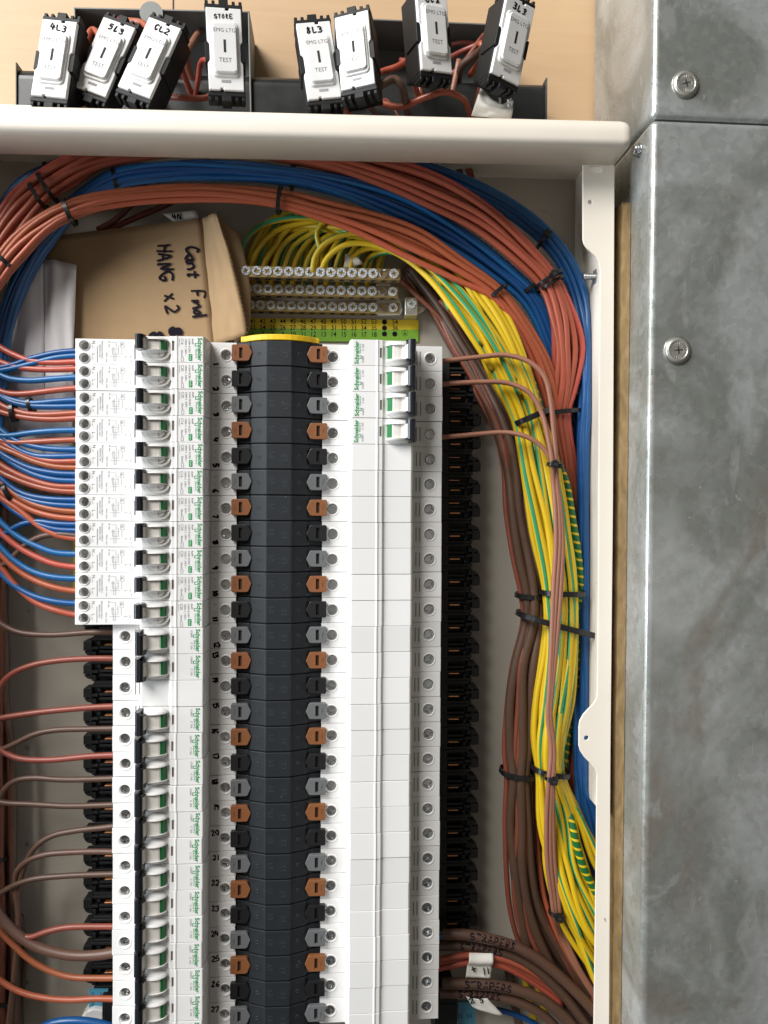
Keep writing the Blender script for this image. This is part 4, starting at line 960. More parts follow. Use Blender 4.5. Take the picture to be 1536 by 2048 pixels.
# position of the face centre, in-plane turn (clockwise positive), yaw, pitch, height, pen text, label
switches = [
 (108, 116, 6, 5, -5, 0.108, '4L3', 'white key switch with handwritten 4L3, leftmost of the hanging row'),
 (209, 113, 20, 5, -5, 0.098, '5L3', 'white key switch with handwritten 5L3, tilted right, second from the left'),
 (299, 114, 21, 6, -5, 0.108, 'CL2', 'white key switch with handwritten CL2, tilted right, third from the left'),
 (450, 98, -2.5, -6, 3, 0.106, 'STORE', 'white key switch with handwritten STORE, hanging alone and upright'),
 (638, 120, -9, -3, -3, 0.106, '8L3', 'white key switch with handwritten 8L3 leaning left against its neighbour'),
 (709, 100, -7, 15, -8, 0.114, '', 'white key switch without handwriting touching the one marked 8L3'),
 (869, 62, -6, -19, 3, 0.104, '6L2', 'white key switch with handwritten 6L2, second from the right, cut by the picture top'),
 (1027, 80, 10, -22, 3, 0.104, '3L3', 'white key switch with handwritten 3L3, rightmost, with taped wire below')]
SWPOS = []
for (u, v, roll, yaw, pit, z, txt, labl) in switches:
    p = un(u, v, z)
    R = Matrix.Rotation(math.radians(-roll), 4, 'Z') @ Matrix.Rotation(math.radians(-yaw), 4, 'Y') @ Matrix.Rotation(math.radians(pit), 4, 'X') @ Matrix.Scale(0.965, 4)
    o = top('key_switch', None, p, rot=R); tag(o, labl, 'key switch', 'emergency lighting key switches')
    child('switch_body', SW[0], o); cv = child('front_cover', SW[1], o); kp = child('key_plate', SW[2], cv)
    child('key_slot', SW[3], o); child('printing', SW[4][0], kp); child('printing', SW[4][1], kp); child('moulded_mark', SW[5], cv)
    if txt: handwrite(o, txt, (0.5 if len(txt) < 4 else 0)*mm, 21.6*mm, (4.2 if len(txt) < 4 else 2.7)*mm, math.radians(-6 if roll > 0 else 3), 0.00016, 0.95*mm if len(txt) < 4 else 0.6*mm, adv=0.95)
    SWPOS.append((p, R))
a_box, wl, hl = back_box(147, 499, 14, 22, 'left grey steel back box behind the four left key switches')
c_box, wr_, hr_ = back_box(668, 1003, 34, 48, 'right grey steel back box behind the four right key switches')
for bx_, x, y in ((a_box, 0.80, -0.072), (c_box, 0.84, -0.058)):
    wd = wl if bx_ is a_box else wr_
    s_ = MB(); s_.dome((0,0,0), 4.6*mm, 2.4*mm, 20, 5); so = child('fixing_screw', s_.mesh('fixing_screw', 'steel'), bx_, (wd*x, y if bx_ is c_box else -0.068, 0.0))
    child('cross_recess', MB().box(-2.8*mm, 2.8*mm, -.5*mm, .5*mm, 1.9*mm, 2.5*mm).box(-.5*mm, .5*mm, -2.8*mm, 2.8*mm, 1.9*mm, 2.52*mm).mesh('cross_recess', 'hole'), so)
kn2 = MB(); kn2.cyl((0,0,0), (0,0,1), 0.0085, 0, 0.0012, 28); child('knockout_disc', kn2.mesh('knockout_disc', 'boxgrey'), a_box, (wl*0.44, -0.004, 0.0365))

# ------------------------------------------------------------------ cables
def spline(P, step=0.005):
    P = [Vector(p) for p in P]; out = []
    for i in range(len(P)-1):
        p0 = P[max(i-1,0)] if i else P[0]*2-P[1]; p1, p2 = P[i], P[i+1]; p3 = P[i+2] if i+2 < len(P) else P[-1]*2-P[-2]
        # centripetal Catmull-Rom keeps hand-placed points from overshooting
        t0 = 0.0; t1 = t0+max((p1-p0).length, 1e-6)**0.5; t2 = t1+max((p2-p1).length, 1e-6)**0.5; t3 = t2+max((p3-p2).length, 1e-6)**0.5
        n = max(2, int((p2-p1).length/step))
        for k in range(n):
            t = t1+(t2-t1)*k/n
            a1 = p0*((t1-t)/(t1-t0))+p1*((t-t0)/(t1-t0)); a2 = p1*((t2-t)/(t2-t1))+p2*((t-t1)/(t2-t1)); a3 = p2*((t3-t)/(t3-t2))+p3*((t-t2)/(t3-t2))
            b1 = a1*((t2-t)/(t2-t0))+a2*((t-t0)/(t2-t0)); b2 = a2*((t3-t)/(t3-t1))+a3*((t-t1)/(t3-t1))
            out.append(b1*((t2-t)/(t2-t1))+b2*((t-t1)/(t2-t1)))
    out.append(P[-1]); return out
def cable(name, pts, r, matn, label, group=None, cat='cable', step=0.005, n=10, twist=None, wob=0.0, phase=None):
    P = spline(pts, step)
    if wob:
        sd = random.uniform(0, 99)
        P = [p+Vector((noise.noise(Vector((i*step*22, sd, 0))), noise.noise(Vector((i*step*22, sd, 7))), noise.noise(Vector((i*step*22, sd, 13)))*0.6))*wob for i, p in enumerate(P)]
    P = [Vector((min(p.x, XR-0.0006-r if p.y > YOPEN else XT-0.001-r), p.y, p.z)) for p in P] if r < 0.01 else P
    c = P[len(P)//2]
    mb = MB().tube([p-c for p in P], r, n, twist=twist, phase=phase if phase is not None else random.choice((random.uniform(.34, .46), random.uniform(.74, .94), random.uniform(0.0, 1.0))) if (twist is None or abs(twist) < 50) else 0)
    o = top(name, mb.mesh(name, matn), c); tag(o, label, cat, group)
    return o
def pxp(L): return [un(*p) for p in L]
def frames(P):
    N = []
    for i in range(len(P)):
        t = P[min(i+1, len(P)-1)]-P[max(i-1, 0)]; t.z = 0; t.normalize(); N.append(Vector((-t.y, t.x, 0)))
    return N
def bundle(name, ctrl, N, r, matn, label, group, layers=2, wob=0.0009, lead=None, tail=None, twist=False, shuffle=0.32, step=0.007, mats=None):
    """ctrl: (u, v, z, half width in pixels). Each cable keeps its place across the bundle, wandering a little."""
    C = [un(u, v, z) for u, v, z, w in ctrl]; Wd = [w*px(z) for u, v, z, w in ctrl]; Nn = frames(C)
    cols = math.ceil(N/layers)
    for k in range(N):
        lay = k % layers; colm = k//layers
        a = (-1+2*(colm+0.5)/cols)*(1.0 if lay == 0 else 0.86)
        P = []
        for i, c in enumerate(C):
            aa = max(-1.05, min(1.05, a+shuffle*noise.noise(Vector((i*0.55, k*3.7, 1.3)))))
            w = max(Wd[i]-r, 0.0)
            zz = ((layers-1)/2-lay)*r*1.9 + (1-aa*aa)*r*1.2 + r*0.5*noise.noise(Vector((i*0.7, k*2.1, 5.5)))
            P.append(c+Nn[i]*(-w*aa)+Vector((0, 0, zz)))
        if lead: P = lead(k, a)+P
        if tail: P = P+tail(k, a)
        m_ = mats[k % len(mats)] if mats else matn
        cable(name, P, r*random.uniform(0.96, 1.04), m_, label, group, step=step, n=10, wob=wob, twist=(random.uniform(-5, 5) if twist else None))

# A: upper red bundle
bundle('red_cable', [(-45,548,.058,38),(-18,503,.058,38),(18,450,.058,38),(50,412,.058,37),(85,380,.058,34),(135,347,.058,34),(200,318,.055,28),(290,303,.052,22),(400,297,.050,21),(520,302,.050,23),(640,316,.050,29),
    (760,346,.050,38),(870,388,.050,42),(965,440,.050,42),(1045,510,.050,34),(1098,566,.048,27),(1122,630,.046,34),(1134,700,.043,36),(1130,770,.040,31),(1120,830,.036,24),(1134,930,.030,22),(1146,1060,.026,18),(1152,1200,.024,14),(1150,1350,.024,14),(1144,1480,.026,18),(1152,1580,.028,26),(1185,1680,.03,30),(1235,1770,.03,30)],
    10, 0.00245, 'redcable', 'red cable in the upper bundle arching under the cabinet top rail', 'upper red cable bundle', 2)
# D: lower orange bundle
bundle('orange_cable', [(-60,640,.062,28),(-25,580,.062,28),(5,535,.062,28),(45,490,.062,27),(90,452,.062,25),(140,424,.062,23),(220,403,.060,22),(320,391,.058,21),(430,389,.056,21),(558,402,.054,23),(650,424,.054,30),(740,453,.054,36),
    (830,492,.054,40),(920,543,.052,36),(995,592,.050,25),(1045,660,.046,25),(1085,740,.042,27),(1108,820,.036,22),(1126,930,.028,20),(1142,1060,.024,18),(1150,1200,.022,14),(1146,1400,.022,14),(1130,1560,.022,20),(1155,1680,.022,24),(1225,1790,.022,24)],
    8, 0.00228, 'orangecable', 'orange cable in the lower bundle passing over the cardboard box', 'lower orange cable bundle', 2)
# B: middle blue bundle
bundle('blue_cable', [(-55,1010,.040,26),(-22,900,.040,24),(-4,780,.040,22),(12,660,.042,20),(45,560,.044,20),(100,470,.046,20),(165,400,.048,19),(232,360,.050,22),(330,345,.050,22),(450,344,.050,22),(586,355,.049,21),(690,378,.047,27),(790,414,.044,34),
    (890,466,.042,36),(985,532,.040,32),(1058,595,.038,24),(1098,680,.034,24),(1130,790,.026,24),(1165,920,.020,24),(1182,1080,.018,22),(1186,1250,.018,20),(1182,1420,.018,22),(1178,1560,.018,28),(1200,1700,.018,34),(1240,1820,.018,34)],
    10, 0.00222, 'bluecable', 'blue cable in the bundle between the red and orange cables', 'middle blue cable bundle', 2)
# C: outer blue bundle near the cabinet's upper corners
bundle('blue_cable', [(-50,580,.030,13),(-20,480,.030,13),(10,415,.030,13),(50,368,.030,13),(100,340,.030,12),(180,313,.028,14),(330,295,.026,16),(600,300,.026,18),(820,335,.028,20),(960,388,.030,22),(1050,440,.032,24),(1115,505,.034,24),(1153,580,.034,22),(1170,670,.038,21),(1172,780,.040,17),(1166,900,.040,15),(1166,1060,.040,15),(1167,1240,.040,14),(1167,1400,.040,14),(1166,1540,.040,17),(1195,1660,.040,28),(1235,1780,.036,30)],
    8, 0.00225, 'bluecable', 'blue cable in the outermost bundle beside the cabinet flange', 'outer blue cable bundle', 2)

# E: earth cables from the terminal bars
EC = [(700,452,.034,24),(770,468,.036,26),(840,500,.040,32),(915,566,.044,42),(975,645,.048,46),(1022,738,.050,46),(1056,832,.050,33),(1080,940,.050,44),(1103,1060,.050,45),(1122,1185,.048,40),(1119,1290,.047,43),(1108,1400,.047,42),(1100,1480,.047,36),(1101,1545,.046,31),(1124,1640,.048,50),(1148,1730,.050,62),(1184,1820,.050,70),(1250,1930,.046,80),(1290,2000,.044,80)]
def earth_cables():
    C = [un(u, v, z) for u, v, z, w in EC]; Wd = [w*px(z) for u, v, z, w in EC]; Nn = frames(C); N = 33; r = 0.00228; layers = 3; cols = N//layers
    order = list(range(N)); random.shuffle(order)
    for k in range(N):
        su = 503+(k % 13)*21.2+random.uniform(-3, 3); row = k//13
        lay = k % layers; a = -1+2*((k//layers)+0.5)/cols+random.uniform(-.1, .1)
        P = []
        vv = (540, 572, 540)[row % 3]; z0 = (0.020, 0.010, 0.015)[row % 3]
        P += [un(su, vv, z0), un(su+4, 522, z0+.001), un(su+16+10*random.random(), 492, z0+.003), un(su+44+14*random.random(), 462-8*(row % 2)+random.uniform(-6, 6), z0+.006)]
        uu = P[-1].x
        for i, c in enumerate(C):
            if c.x < uu+0.014 and EC[i][0] < 900: continue
            aa = max(-1.05, min(1.05, a+0.55*noise.noise(Vector((i*0.42, k*3.1, 8.1)))))
            w = Wd[i]-r
            zz = ((layers-1)/2-lay)*r*1.7+(1-aa*aa)*r*1.4+r*0.6*noise.noise(Vector((i*0.6, k*1.7, 2.2)))
            P.append(c+Nn[i]*(-w*aa)+Vector((0, 0, zz)))
        cable('earth_cable', P, r*random.uniform(.95, 1.06), 'earth', 'yellow and green earth cable curving from the brass bars down the right side', 'earth cable bundle', twist=random.choice((-1, 1))*random.uniform(0.05, 0.7), step=0.006, wob=0.0010)
earth_cables()
# dark spiral-striped earth cable along the outer edge of the bundle
cable('earth_cable', pxp([(860,470,.038),(940,560,.046),(985,610,.048),(1020,660,.050),(1050,725,.050),(1075,800,.047),(1098,890,.050),(1130,960,.052),(1145,1040,.052),(1156,1110,.050),(1161,1180,.044),(1160,1300,.040),(1140,1450,.036),(1128,1560,.038),(1142,1640,.056),(1165,1730,.060),(1205,1810,.058)]), 0.0029, 'earthdark', 'dark green earth cable with spiral yellow bands at the bundle edge', twist=150, step=0.0022, n=14)
# loose earth loops over the bars
for L in ([(626,545,.036),(628,520,.038),(645,492,.040),(680,472,.042),(725,468,.043),(780,486,.045),(850,530,.050),(930,610,.056),(1000,710,.060),(1040,790,.058)],
          [(648,545,.034),(640,500,.035),(634,462,.036),(655,440,.038),(700,446,.040),(780,475,.042),(870,530,.048),(960,630,.056),(1030,760,.058)],
          [(640,545,.034),(655,515,.038),(690,490,.041),(740,488,.043),(800,510,.046),(860,560,.052),(920,640,.056),(985,740,.056)],
          [(700,545,.03),(706,515,.03),(730,498,.032),(770,498,.036),(830,530,.046),(900,600,.054),(960,690,.056)],
          [(726,548,.024),(735,520,.026),(765,505,.03),(815,512,.042),(870,560,.050),(900,620,.054)],
          [(480,520,.022),(490,480,.026),(520,452,.030),(580,437,.034),(650,440,.036),(720,452,.038)]):
    cable('earth_cable', pxp(L), 0.0022, 'earth', 'loose yellow and green earth cable looping above the brass bars', 'loose earth loops above the bars', phase=random.uniform(-.1, .5), twist=random.uniform(-3, 3), step=0.004, wob=0.0003)
for k in range(12):
    su = 492+k*13+random.uniform(-4, 4); lean = random.uniform(25, 60)
    L = [(su, 548, .014), (su+lean*.25, 505, .016), (su+lean*.7, 465, .019), (su+lean*1.3, 436, .021), (su+lean*2.2+30, 424, .022), (su+lean*3+90, 436, .022)]
    cable('earth_cable', pxp(L), 0.0023, 'earth', 'yellow and green earth cable in the shaded tangle behind the brass bars', 'shaded earth tangle behind the bars', phase=random.uniform(-.15, .45), twist=random.uniform(-4, 4), step=0.005, wob=0.0008)
# F: thick brown bundle with a few red ones
FC = [(815,540,.006,16),(872,612,.010,20),(915,684,.016,26),(962,770,.022,28),(1000,850,.028,24),(1024,930,.030,28),(1036,1020,.031,32),(1050,1110,.032,32),(1061,1190,.032,26),(1063,1240,.032,27),(1048,1330,.033,38),(1037,1420,.033,38),(1035,1500,.033,34),(1036,1545,.033,31),(1038,1640,.032,36),(1042,1730,.030,38),(1055,1820,.026,42),(1090,1910,.022,48),(1160,2010,.018,52),(1230,2080,.018,52)]
bundle('brown_cable', FC, 6, 0.0038, 'browncable', 'thick brown cable in the bundle beside the right mounting comb', 'thick brown cable bundle', 2, wob=0.0008, shuffle=0.35)
for a, dz in ((-0.55, .006), (0.1, .008), (0.5, .0075), (0.95, .002)):
    C = [un(u, v, z) for u, v, z, w in FC]; Nn = frames(C)
    P = [c+Nn[i]*(-(FC[i][3]-6)*px(.03)*max(-1, min(1, a+0.7*noise.noise(Vector((i*0.45, a*9, 3))))))+Vector((0, 0, dz)) for i, c in enumerate(C)]
    cable('rust_cable', P, 0.0021, 'rustcable', 'thin rust red cable lying on the thick brown bundle', 'thin rust cables in the brown bundle', wob=0.0006)
for L in ([(880,600,.022),(940,670,.024),(985,745,.026),(1010,820,.03),(1030,870,.03),(1050,960,.03),(1070,1100,.032)],[(800,560,.018),(870,625,.02),(935,700,.022),(985,780,.026)]):
    cable('rust_cable', pxp(L), 0.0021, 'rustcable', 'thin rust red cable lying on the thick brown bundle', 'thin rust cables in the brown bundle')
# G: three feeds from the right breakers, running down in front of the earth cables
GT = [(1111,960),(1116,1010),(1119,1080),(1113,1180),(1106,1290),(1101,1370),(1098,1430),(1106,1500),(1103,1556),(1100,1640),(1101,1720),(1108,1790),(1112,1826),(1124,1872),(1148,1925),(1188,1990),(1240,2060)]
for i, L, off, nm in ((1, [(868,724,.060),(905,720,.061),(960,714,.063),(1010,710,.066),(1055,722,.070),(1088,752,.073),(1101,800,.074),(1107,860,.074),(1112,915,.074)], 6, 'top'),
                      (2, [(868,770,.060),(905,767,.061),(965,764,.063),(1015,766,.066),(1058,785,.070),(1083,825,.072),(1096,875,.074),(1105,925,.074)], -5, 'second'),
                      (4, [(868,875,.060),(905,873,.061),(960,868,.063),(1010,865,.066),(1050,872,.070),(1080,890,.072),(1100,915,.073),(1108,935,.0715)], 1, 'fourth')):
    T = [(u+off*(0.9+0.5*math.sin(v*0.011+i)), v, .070 if v < 1600 else (.066-.014*min(1, (v-1600)/226) if v < 1830 else .034)) for u, v in GT]
    cable('tan_cable', pxp(L+T), 0.00185, 'tancable', f'pale brown cable leaving the {nm} breaker of the right column', 'feeds from the right column breakers', step=0.004)
for k in range(4):
    P = [(1146+k*6, 1330, .036), (1150+k*6, 1430, .040), (1152+k*7, 1540, .042+.002*(k % 2)), (1160+k*7, 1630, .042), (1180+k*8, 1720, .040), (1222+k*8, 1810, .036)]
    cable('blue_cable', pxp(P), .0023, 'bluecable', 'blue cable between the earth bundle and the flange tab low on the right', 'blue cables low on the right', wob=.0008)
# blue and red strays low on the right
for L, m_, r, lb in (([(1150,1560,.020),(1165,1650,.020),(1180,1740,.02),(1215,1830,.02)], 'bluecable', .0024, 'blue cable slanting behind the flange below its rounded tab'),
                  ([(1195,1540,.030),(1190,1620,.030),(1200,1700,.03),(1230,1790,.03)], 'bluecable', .0024, 'blue cable hugging the inner edge of the flange below its rounded tab'),
                  ([(1150,1480,.034),(1158,1560,.036),(1172,1640,.036),(1200,1740,.036)], 'rustcable', .0023, 'rust cable crossing in front of blue cables below the rounded tab'),
                  ([(1020,1500,.02),(1030,1650,.02),(1045,1760,.02),(1065,1850,.026),(1110,1935,.03),(1180,2020,.03)], 'rustcable', .0021, 'rust cable running diagonally above the marked brown sleeves'),
                  ([(1060,1440,.022),(1068,1560,.024),(1076,1700,.028),(1090,1800,.03),(1120,1880,.03),(1160,1950,.03),(1220,2020,.03)], 'orangecable', .0021, 'orange cable diagonal between brown bundle and earth cables at lower right'),
                  ([(1010,1880,.010),(1020,1960,.010),(1040,2060,.010)], 'browncable', .0035, 'brown cable dropping behind the marked sleeves'),
                  ([(1040,1900,.012),(1052,1970,.012),(1075,2070,.012)], 'earth', .0026, 'earth cable dropping behind the marked sleeves, left one'),
                  ([(1060,1910,.014),(1080,1990,.014),(1110,2080,.014)], 'earth', .0026, 'earth cable dropping behind the marked sleeves, right one'),
                  ([(920,1994,.02),(985,1996,.022),(1050,2008,.022),(1090,2030,.022),(1130,2080,.022)], 'bluecable', .0016, 'thin blue wire under the lowest marked sleeve'),
                  ([(905,2012,.016),(960,2014,.018),(1020,2026,.018),(1060,2042,.018),(1100,2070,.018)], 'bluecable', .0022, 'blue wire passing the lower white flag at the bottom edge'),
                  ([(1120,2005,.020),(1140,2030,.020),(1165,2065,.02)], 'orangecable', .0026, 'short orange cable at the bottom right corner of the cabinet')):
    cable({'bluecable':'blue_cable','rustcable':'rust_cable','orangecable':'orange_cable','browncable':'brown_cable','earth':'earth_cable'}[m_], pxp(L), r, m_, lb, twist=3.0 if m_ == 'earth' else None)
for k in range(7):
    P = [(1075+k*9, 1770+k*6, .016+.002*(k % 3)), (1100+k*10, 1860, .018+.002*(k % 3)), (1140+k*9, 1940+k*2, .018+.003*(k % 3)), (1205+k*9, 2020+k*5, .018)]
    if k % 3 == 0: P = [(1060, 1650, .014)]+P
    cable(('brown_cable', 'rust_cable')[k % 2], pxp(P), .0024, ('browncable', 'rustcable')[k % 2], 'dark cable running diagonally behind the flange above the marked sleeves', 'dark diagonal cables at the lower right', wob=.0006)
# marked brown sleeves
def on_path(P, r, s_pos, lat, lift):
    acc = 0.0
    for i in range(len(P)-1):
        d = (P[i+1]-P[i]).length
        if acc+d >= s_pos or i == len(P)-2:
            f = (s_pos-acc)/d; c = P[i].lerp(P[i+1], f); t = (P[i+1]-P[i]).normalized(); n = Vector((-t.y, t.x, 0)).normalized()
            return c+n*lat+Vector((0, 0, math.sqrt(max(0, r*r-lat*lat))+0.00008+lift))
        acc += d
sleeves = [([(886,1869,.045),(925,1869,.047),(975,1877,.047),(1030,1893,.045),(1085,1925,.042),(1140,1972,.040),(1190,2025,.040),(1230,2075,.040)], .0041, 'STRAPERS', 0.020, 'topmost brown sleeve with marker writing at the lower right'),
           ([(877,1891,.040),(925,1891,.042),(975,1898,.042),(1025,1912,.040),(1075,1942,.038),(1125,1988,.036),(1165,2040,.036),(1190,2080,.036)], .0038, 'STRAPERS', 0.016, 'second brown sleeve with marker writing, just under the topmost'),
           ([(884,1966,.045),(930,1967,.046),(980,1970,.046),(1035,1980,.044),(1085,2000,.042),(1130,2035,.040),(1165,2075,.040)], .0041, 'STRAPERS', 0.017, 'third brown sleeve with marker writing, below the orange wires'),
           ([(879,1985,.040),(930,1987,.041),(985,1991,.041),(1035,2003,.040),(1080,2026,.038),(1115,2058,.036),(1135,2085,.036)], .0037, 'STRAPERS', 0.014, 'lowest brown sleeve with marker writing above the white flag')]
for L, r, txt, s0, lb in sleeves:
    P = spline(pxp(L), 0.004); c = P[0]
    o = top('cable_sleeve', None, c); tag(o, lb, 'cable sleeve', 'marked brown sleeves')
    child('sleeve', MB().tube([p-c for p in P], r, 14, caps=False).tube([p-c for p in P], r*0.82, 12, caps=False).mesh('sleeve', 'browncable'), o)
    pl, wd = pen(txt, r*1.15, 0.95)
    child('handwriting', MB().strokes(pl, 0.0009, lambda x, y, dz: tuple(on_path(P, r, s0+x*1.05, max(-.9*r, min(.9*r, y-r*0.3)), dz)-c)).mesh('handwriting', 'marker'), o)
for L, lb in (([(860,1876,.044),(880,1873,.045),(905,1870,.046),(930,1869,.047)], 'blue wire entering the topmost marked sleeve'), ([(860,1893,.039),(880,1891,.041),(905,1891,.042)], 'blue wire entering the second marked sleeve')):
    cable('blue_wire', pxp(L), 0.0024, 'bluecable', lb)
for k, L in enumerate(([(868,1921,.044),(905,1914,.045),(950,1910,.045),(1000,1917,.043),(1050,1937,.040),(1095,1965,.036),(1140,1995,.032)], [(868,1930,.040),(910,1921,.041),(955,1917,.041),(1005,1925,.040),(1050,1946,.036),(1090,1970,.033),(1130,2000,.03)], [(868,1939,.042),(905,1931,.043),(945,1924,.043),(1000,1931,.041),(1045,1952,.036),(1085,1978,.032),(1125,2010,.03)])):
    cable('orange_cable', pxp(L), 0.0024, 'redcable', 'orange red cable of three wrapped by the white flag at lower right', 'three wires wrapped by a white flag')
# white tape flags
fl_ = top('tape_flag', None, un(958, 1930, .048)); tag(fl_, 'white tape flag with pen marks round the three orange wires', 'tape flag')
c0 = un(958, 1930, .048)
child('tape', sheet([un(938,1906,.0475)-c0, un(986,1907,.0475)-c0, un(981,1957,.047)-c0, un(931,1955,.047)-c0], 10, 12, lambda s, t: 0.0035*math.sin(min(1, t*2.0)*math.pi)+0.0006*nz(s, t, 3, 1), 0.0004, 'tape', 'tape'), fl_)
def flag_pen(parent, c, txt, u, v, h, ang, z, w):
    pl, wd = pen(txt, 1.0); ca, sa = math.cos(ang), math.sin(ang)
    child('handwriting', MB().strokes(pl, w/h, lambda x, y, dz: tuple(un(u+(x*ca-y*sa)*h, v-(x*sa+y*ca)*h, z)-c+Vector((0,0,dz)))).mesh('handwriting', 'marker'), parent)
flag_pen(fl_, c0, '+', 945, 1946, 13, 0.3, .0492, 2.6); flag_pen(fl_, c0, '11', 966, 1950, 13, 0.1, .0492, 2.4)
c1 = un(960, 2010, .046)
f2 = top('tape_flag', None, c1); tag(f2, 'pointed white tape flag with pen marks at the bottom edge under the sleeves', 'tape flag')
child('tape', sheet([un(932,1993,.0455)-c1, un(974,1996,.0455)-c1, un(1007,2031,.043)-c1, un(945,2014,.044)-c1], 10, 8, lambda s, t: 0.0022*math.sin(s*3)+0.0008*nz(s, t, 3, 5), 0.0004, 'tape', 'tape'), f2)
flag_pen(f2, c1, 'S', 960, 2006, 11, 0.2, .0480, 2.2); flag_pen(f2, c1, '2', 943, 2008, 12, 0.5, .0478, 2.4)
# white markers among the earth cables and behind the box
for (a, b, c, d, lb) in (((690,508,.030),(712,510,.031),(726,528,.031),(688,538,.030),'small white sleeve marker behind the top brass bar'),
                         ((325,428,.026),(392,420,.026),(398,436,.026),(350,446,.026),'white tag with pen marks peeking over the cardboard box top'),
                         ((735,536,.030),(752,538,.030),(756,552,.029),(736,556,.029),'tiny white marker beside the sleeve marker behind the top bar')):
    cc = un(*a); t_ = top('wire_marker', None, cc); tag(t_, lb, 'wire marker')
    child('tape', sheet([un(*a)-cc, un(*b)-cc, un(*c)-cc, un(*d)-cc], 6, 5, lambda s, t: 0.0015*math.sin(t*3.1), 0.0004, 'tape', 'tape'), t_)
    if 'pen' in lb: flag_pen(t_, cc, '4N', 345, 440, 12, 0.1, .0278, 2.4)

# H: wires of the residual current breakers
ROWC = {}
def rc(col, y_end, L, idx, row, k=0):
    m_, nm, r = {'b': ('bluecable', 'blue_cable', .00225), 'r': ('redcable', 'red_cable', .00225), 'o': ('orangecable', 'orange_cable', .00225), 'n': ('browncable', 'brown_cable', .0022)}[col]
    word = {'b': 'blue', 'r': 'red', 'o': 'orange', 'n': 'brown'}[col]
    pts = [(176, y_end, .056), (150, y_end, .056)]+[(u, v, .056-.0016*j) for j, (u, v) in enumerate(L)]
    key = (word, row); pos = ''
    ROWC[key] = ROWC.get(key, 0)+1
    if key in DUPES: pos = (' upper', ' lower')[ROWC[key]-1]
    cable(nm, pxp(pts), r, m_, f'{word} wire entering the {ORD[row-1]} residual current breaker from the left'+(f', the{pos} of two' if pos else ''), 'wires of the residual current breakers', step=0.004, wob=0.0006)
RCW = [
 ('b',702,[(110,706),(60,718),(25,730),(-10,735),(-40,720)],1), ('b',712,[(110,716),(60,728),(20,738),(-20,745)],1), ('r',724,[(110,726),(60,722),(28,710),(0,694),(-30,665)],1), ('r',737,[(110,739),(60,738),(25,732),(0,724),(-35,700)],1),
 ('b',755,[(110,758),(60,762),(20,758),(-20,740)],2), ('r',777,[(110,781),(60,787),(25,788),(0,782),(-35,760)],2),
 ('b',800,[(110,802),(60,806),(25,800),(0,790),(-30,765)],3), ('b',813,[(110,814),(60,812),(20,803),(-15,780)],3), ('r',826,[(110,828),(60,828),(25,820),(0,809),(-30,780)],3), ('r',837,[(110,839),(60,836),(25,830),(0,823),(-35,800)],3),
 ('b',860,[(110,861),(60,866),(20,872),(-20,870)],4), ('r',880,[(110,882),(60,885),(25,886),(0,881),(-35,865)],4),
 ('b',899,[(110,898),(70,893),(30,880),(-10,850)],5), ('b',912,[(110,913),(70,911),(30,895),(-10,860)],5), ('r',923,[(110,924),(70,916),(30,900),(0,882),(-30,850)],5), ('o',936,[(110,934),(65,922),(30,906),(0,893),(-35,865)],5),
 ('b',948,[(110,946),(60,936),(25,920),(0,904),(-30,870)],6), ('b',962,[(110,960),(70,950),(30,930),(0,905),(-30,860)],6), ('r',973,[(110,972),(65,960),(25,943),(0,928),(-35,895)],6), ('r',983,[(110,980),(65,970),(25,955),(0,943),(-35,915)],6),
 ('b',1000,[(110,999),(65,993),(35,982),(0,955),(-30,920)],7), ('b',1012,[(110,1010),(70,1003),(35,990),(0,962)],7), ('o',1023,[(110,1019),(65,1007),(30,988),(0,962),(-30,925)],7), ('o',1036,[(110,1032),(65,1020),(30,1002),(0,982),(-35,950)],7),
 ('b',1050,[(110,1048),(75,1043),(45,1048),(10,1068),(-15,1085)],8), ('b',1061,[(110,1058),(75,1047),(50,1035),(20,1015),(-10,985)],8), ('o',1076,[(110,1068),(70,1046),(35,1018),(0,994),(-35,960)],8), ('n',1071,[(120,1068),(85,1072),(55,1087),(20,1120),(-20,1150)],8),
 ('b',1108,[(110,1105),(70,1090),(35,1072),(0,1043),(-30,1005)],9), ('r',1134,[(110,1128),(70,1112),(35,1092),(0,1062),(-30,1025)],9),
 ('b',1157,[(110,1154),(70,1144),(35,1125),(0,1093),(-30,1050)],10), ('o',1181,[(110,1174),(70,1160),(35,1140),(0,1107),(-30,1065)],10),
 ('b',1206,[(110,1202),(70,1192),(35,1175),(0,1145),(-30,1100)],11), ('r',1230,[(115,1222),(75,1207),(40,1180),(10,1145),(-20,1100)],11)]
from collections import Counter
DUPES = {k for k, c in Counter(({'b':'blue','r':'red','o':'orange','n':'brown'}[a[0]], a[3]) for a in RCW).items() if c > 1}
for a in RCW: rc(a[0], a[1], a[2], 0, a[3])
